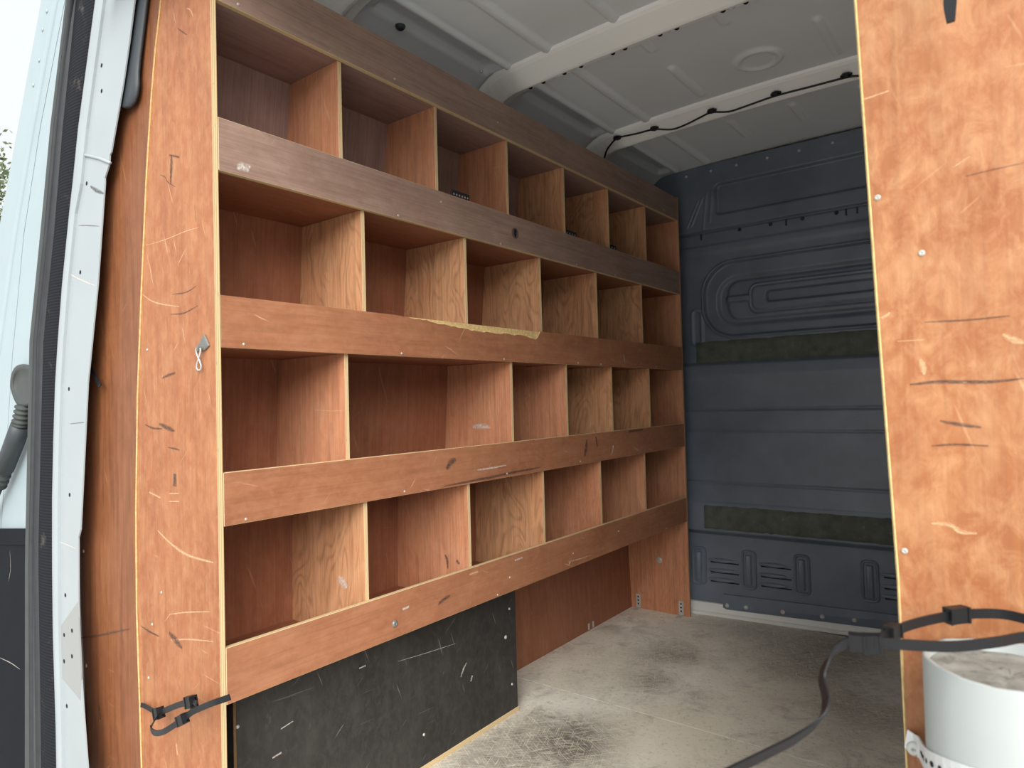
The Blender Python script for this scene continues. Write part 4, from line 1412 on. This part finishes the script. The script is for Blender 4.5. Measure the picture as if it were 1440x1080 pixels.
# ================================================================== HOOK on the near end panel
hk = empty('hook_plate', on(288, 487, 1, YN0))
tag(hk, 'small zinc hook plate with a wire clip on the left end panel', 'hook')
B = lambda x, y: on(x / 3, 360 + y / 3, 1, YN0)
poly = [B(868, 330), B(888, 378), B(870, 398), B(832, 404), B(850, 362)]
prism('plate', 1, [(p.x, p.z) for p in poly], YN0 - 0.004, YN0 - 0.0002, ['zinc_dark', 'zinc_dark'], hk, bevel=0.0008)
bm = bmesh.new(); cyl(bm, B(862, 385) + Vector((0, -0.004, 0)), B(862, 385) + Vector((0, -0.014, 0)), 0.006, 0.004, 12)
finish('peg', bm, 'zinc_dark', hk)
w8 = []
c1, c2 = B(858, 415), B(852, 452)
for i in range(25):
    a = 2 * math.pi * i / 24
    s = math.sin(a)
    w8.append(Vector((0.5 * (c1.x + c2.x) + 0.0085 * math.sin(2 * a) + (c1.x - c2.x) * 0.5 * math.cos(a), YN0 - 0.008 - 0.002 * math.cos(a), 0.5 * (c1.z + c2.z) + 0.022 * math.cos(a))))
bm = bmesh.new(); tube(bm, w8, 0.0016, 6)
finish('wire_clip', bm, 'steel', hk, True)

# ================================================================== FITTINGS left in the pigeonholes
zsh = ZL[1][0] + 0.012


def fitting(p, length, n, label, ang=0.0):
    HFIT = p.z + 0.004 - zsh
    zs0 = zsh + 0.0006
    e = empty('perforated_bracket', (p.x, p.y, zs0))
    tag(e, label, 'bracket', 'black brackets in the top row')
    hl = length / 2
    o = prism('plate', 0, rect(p.y - hl, p.y + hl, zs0, zsh + HFIT), p.x - 0.002, p.x, ['rubber', 'rubber'], e, bevel=0.0006)
    prism('foot', 2, rect(p.x - 0.03, p.x - 0.002, p.y - hl, p.y + hl), zs0, zsh + 0.003, ['rubber', 'rubber'], e, bevel=0.0005)
    for i in range(n):
        y = p.y - hl + length * (i + 0.7) / (n + 0.4)
        screw(o, (p.x, y, zsh + HFIT - 0.012), 0, 1, 0.0032, 0.001, 'screw', 'rivet')
    e.rotation_euler = (0, 0, ang)


fitting(on(648, 272, 0, -0.06), 0.075, 6, 'black perforated bracket lying in the third top-row pigeonhole')
fitting(on(803, 326, 0, -0.06), 0.075, 4, 'black perforated bracket lying in the fifth top-row pigeonhole')
fitting(on(862, 346, 0, -0.06), 0.05, 2, 'black perforated bracket lying in the sixth top-row pigeonhole')

# ================================================================== ROOF CABLE
rc = empty('roof_cable', (0.3, 2.32, 1.95))
tag(rc, 'thin black cable clipped along the third roof rib', 'cable')
cpts = [(850, 222), (853, 212), (859, 203), (869, 194), (895, 188), (920, 182), (945, 182), (965, 175), (985, 165), (1001, 158), (1025, 157), (1050, 149), (1090, 135), (1140, 122), (1190, 109), (1215, 105), (1260, 92)]


def rpt(px, py):
    z = 1.953
    for _ in range(8):
        p = on(px, py, 2, z)
        dz = float(np.interp(p.y - RIBS[2], [-0.060, -0.046, 0.006, 0.03], [0.0, -0.0155, -0.0445, -0.047]))
        z = 0.5 * z + 0.5 * (roof_z(p.x) + dz - 0.0035 - 3.2 * max(0, -0.05 - p.x) ** 2)
    return on(px, py, 2, z)


bm = bmesh.new(); tube(bm, catmull([rpt(*p) for p in cpts], 4), 0.0032, 8)
finish('cable_run', bm, 'cable', rc, True)
for (px, py) in ((868, 193), (920, 180), (1001, 155), (1091, 131), (1190, 105)):
    p = rpt(px, py)
    bm = bmesh.new()
    prev = None
    for (k, dz) in ((0.5, 0.004), (1.0, 0.001), (1.0, -0.004), (0.55, -0.009)):
        ring = [bm.verts.new((p.x + k * dx, p.y + k * dy, p.z + dz)) for dx, dy in ((0.018, 0), (0.008, 0.014), (-0.008, 0.014), (-0.018, 0), (-0.008, -0.014), (0.008, -0.014))]
        if prev:
            for i in range(6): bm.faces.new((prev[i], prev[(i + 1) % 6], ring[(i + 1) % 6], ring[i]))
        prev = ring
    bm.faces.new(prev)
    finish('cable_clip', bm, 'cable', rc)

# ================================================================== TREE beyond the door
tr = empty('tree', (-9.4, 2.55, -0.66))
tag(tr, 'green leafy tree seen outside past the open white door', 'tree')
rng = np.random.RandomState(5)
base = Vector((-9.4, 2.55, -0.66))
bm = bmesh.new()
tube(bm, [base, base + Vector((0.05, 0.02, 1.5)), base + Vector((0.0, -0.05, 3.0)), base + Vector((0.05, 0, 4.3))], [0.16, 0.13, 0.08, 0.03], 10)
ctr = np.array([-9.4, 2.30, 2.9])
tips = []
for i in range(60):
    a = rng.uniform(0, 2 * math.pi); el = rng.uniform(-0.5, 1.35); r = rng.uniform(0.6, 1.0)
    t = ctr + np.array([math.cos(a) * math.cos(el) * 1.0, math.sin(a) * math.cos(el) * 1.0, math.sin(el) * 1.55]) * r
    tips.append(t)
    s = base + Vector((0.02, 0, rng.uniform(1.6, 3.9)))
    tube(bm, [s, (s + Vector(t)) / 2 + Vector((0, 0, 0.1)), Vector(t)], [0.03, 0.018, 0.006], 5)
finish('trunk', bm, 'bark', tr)
# foliage: thousands of small leaves
NL = 14000
ti = np.array(tips)[rng.randint(0, len(tips), NL)]
c = ti + rng.normal(0, 0.17, (NL, 3))
ax = rng.normal(0, 1, (NL, 3)); ax /= np.linalg.norm(ax, axis=1)[:, None]
bx = np.cross(ax, rng.normal(0, 1, (NL, 3))); bx /= np.linalg.norm(bx, axis=1)[:, None]
sz = rng.uniform(0.025, 0.05, (NL, 1))
v = np.stack([c - ax * sz, c + bx * sz * 0.45, c + ax * sz, c - bx * sz * 0.45], 1).reshape(-1, 3) - np.array(base)
me = bpy.data.meshes.new('foliage')
me.from_pydata(v.tolist(), [], np.arange(NL * 4).reshape(-1, 4).tolist())
me.materials.append(M['leaf'])
fo = link(bpy.data.objects.new('foliage', me), tr)
fo['kind'] = 'stuff'
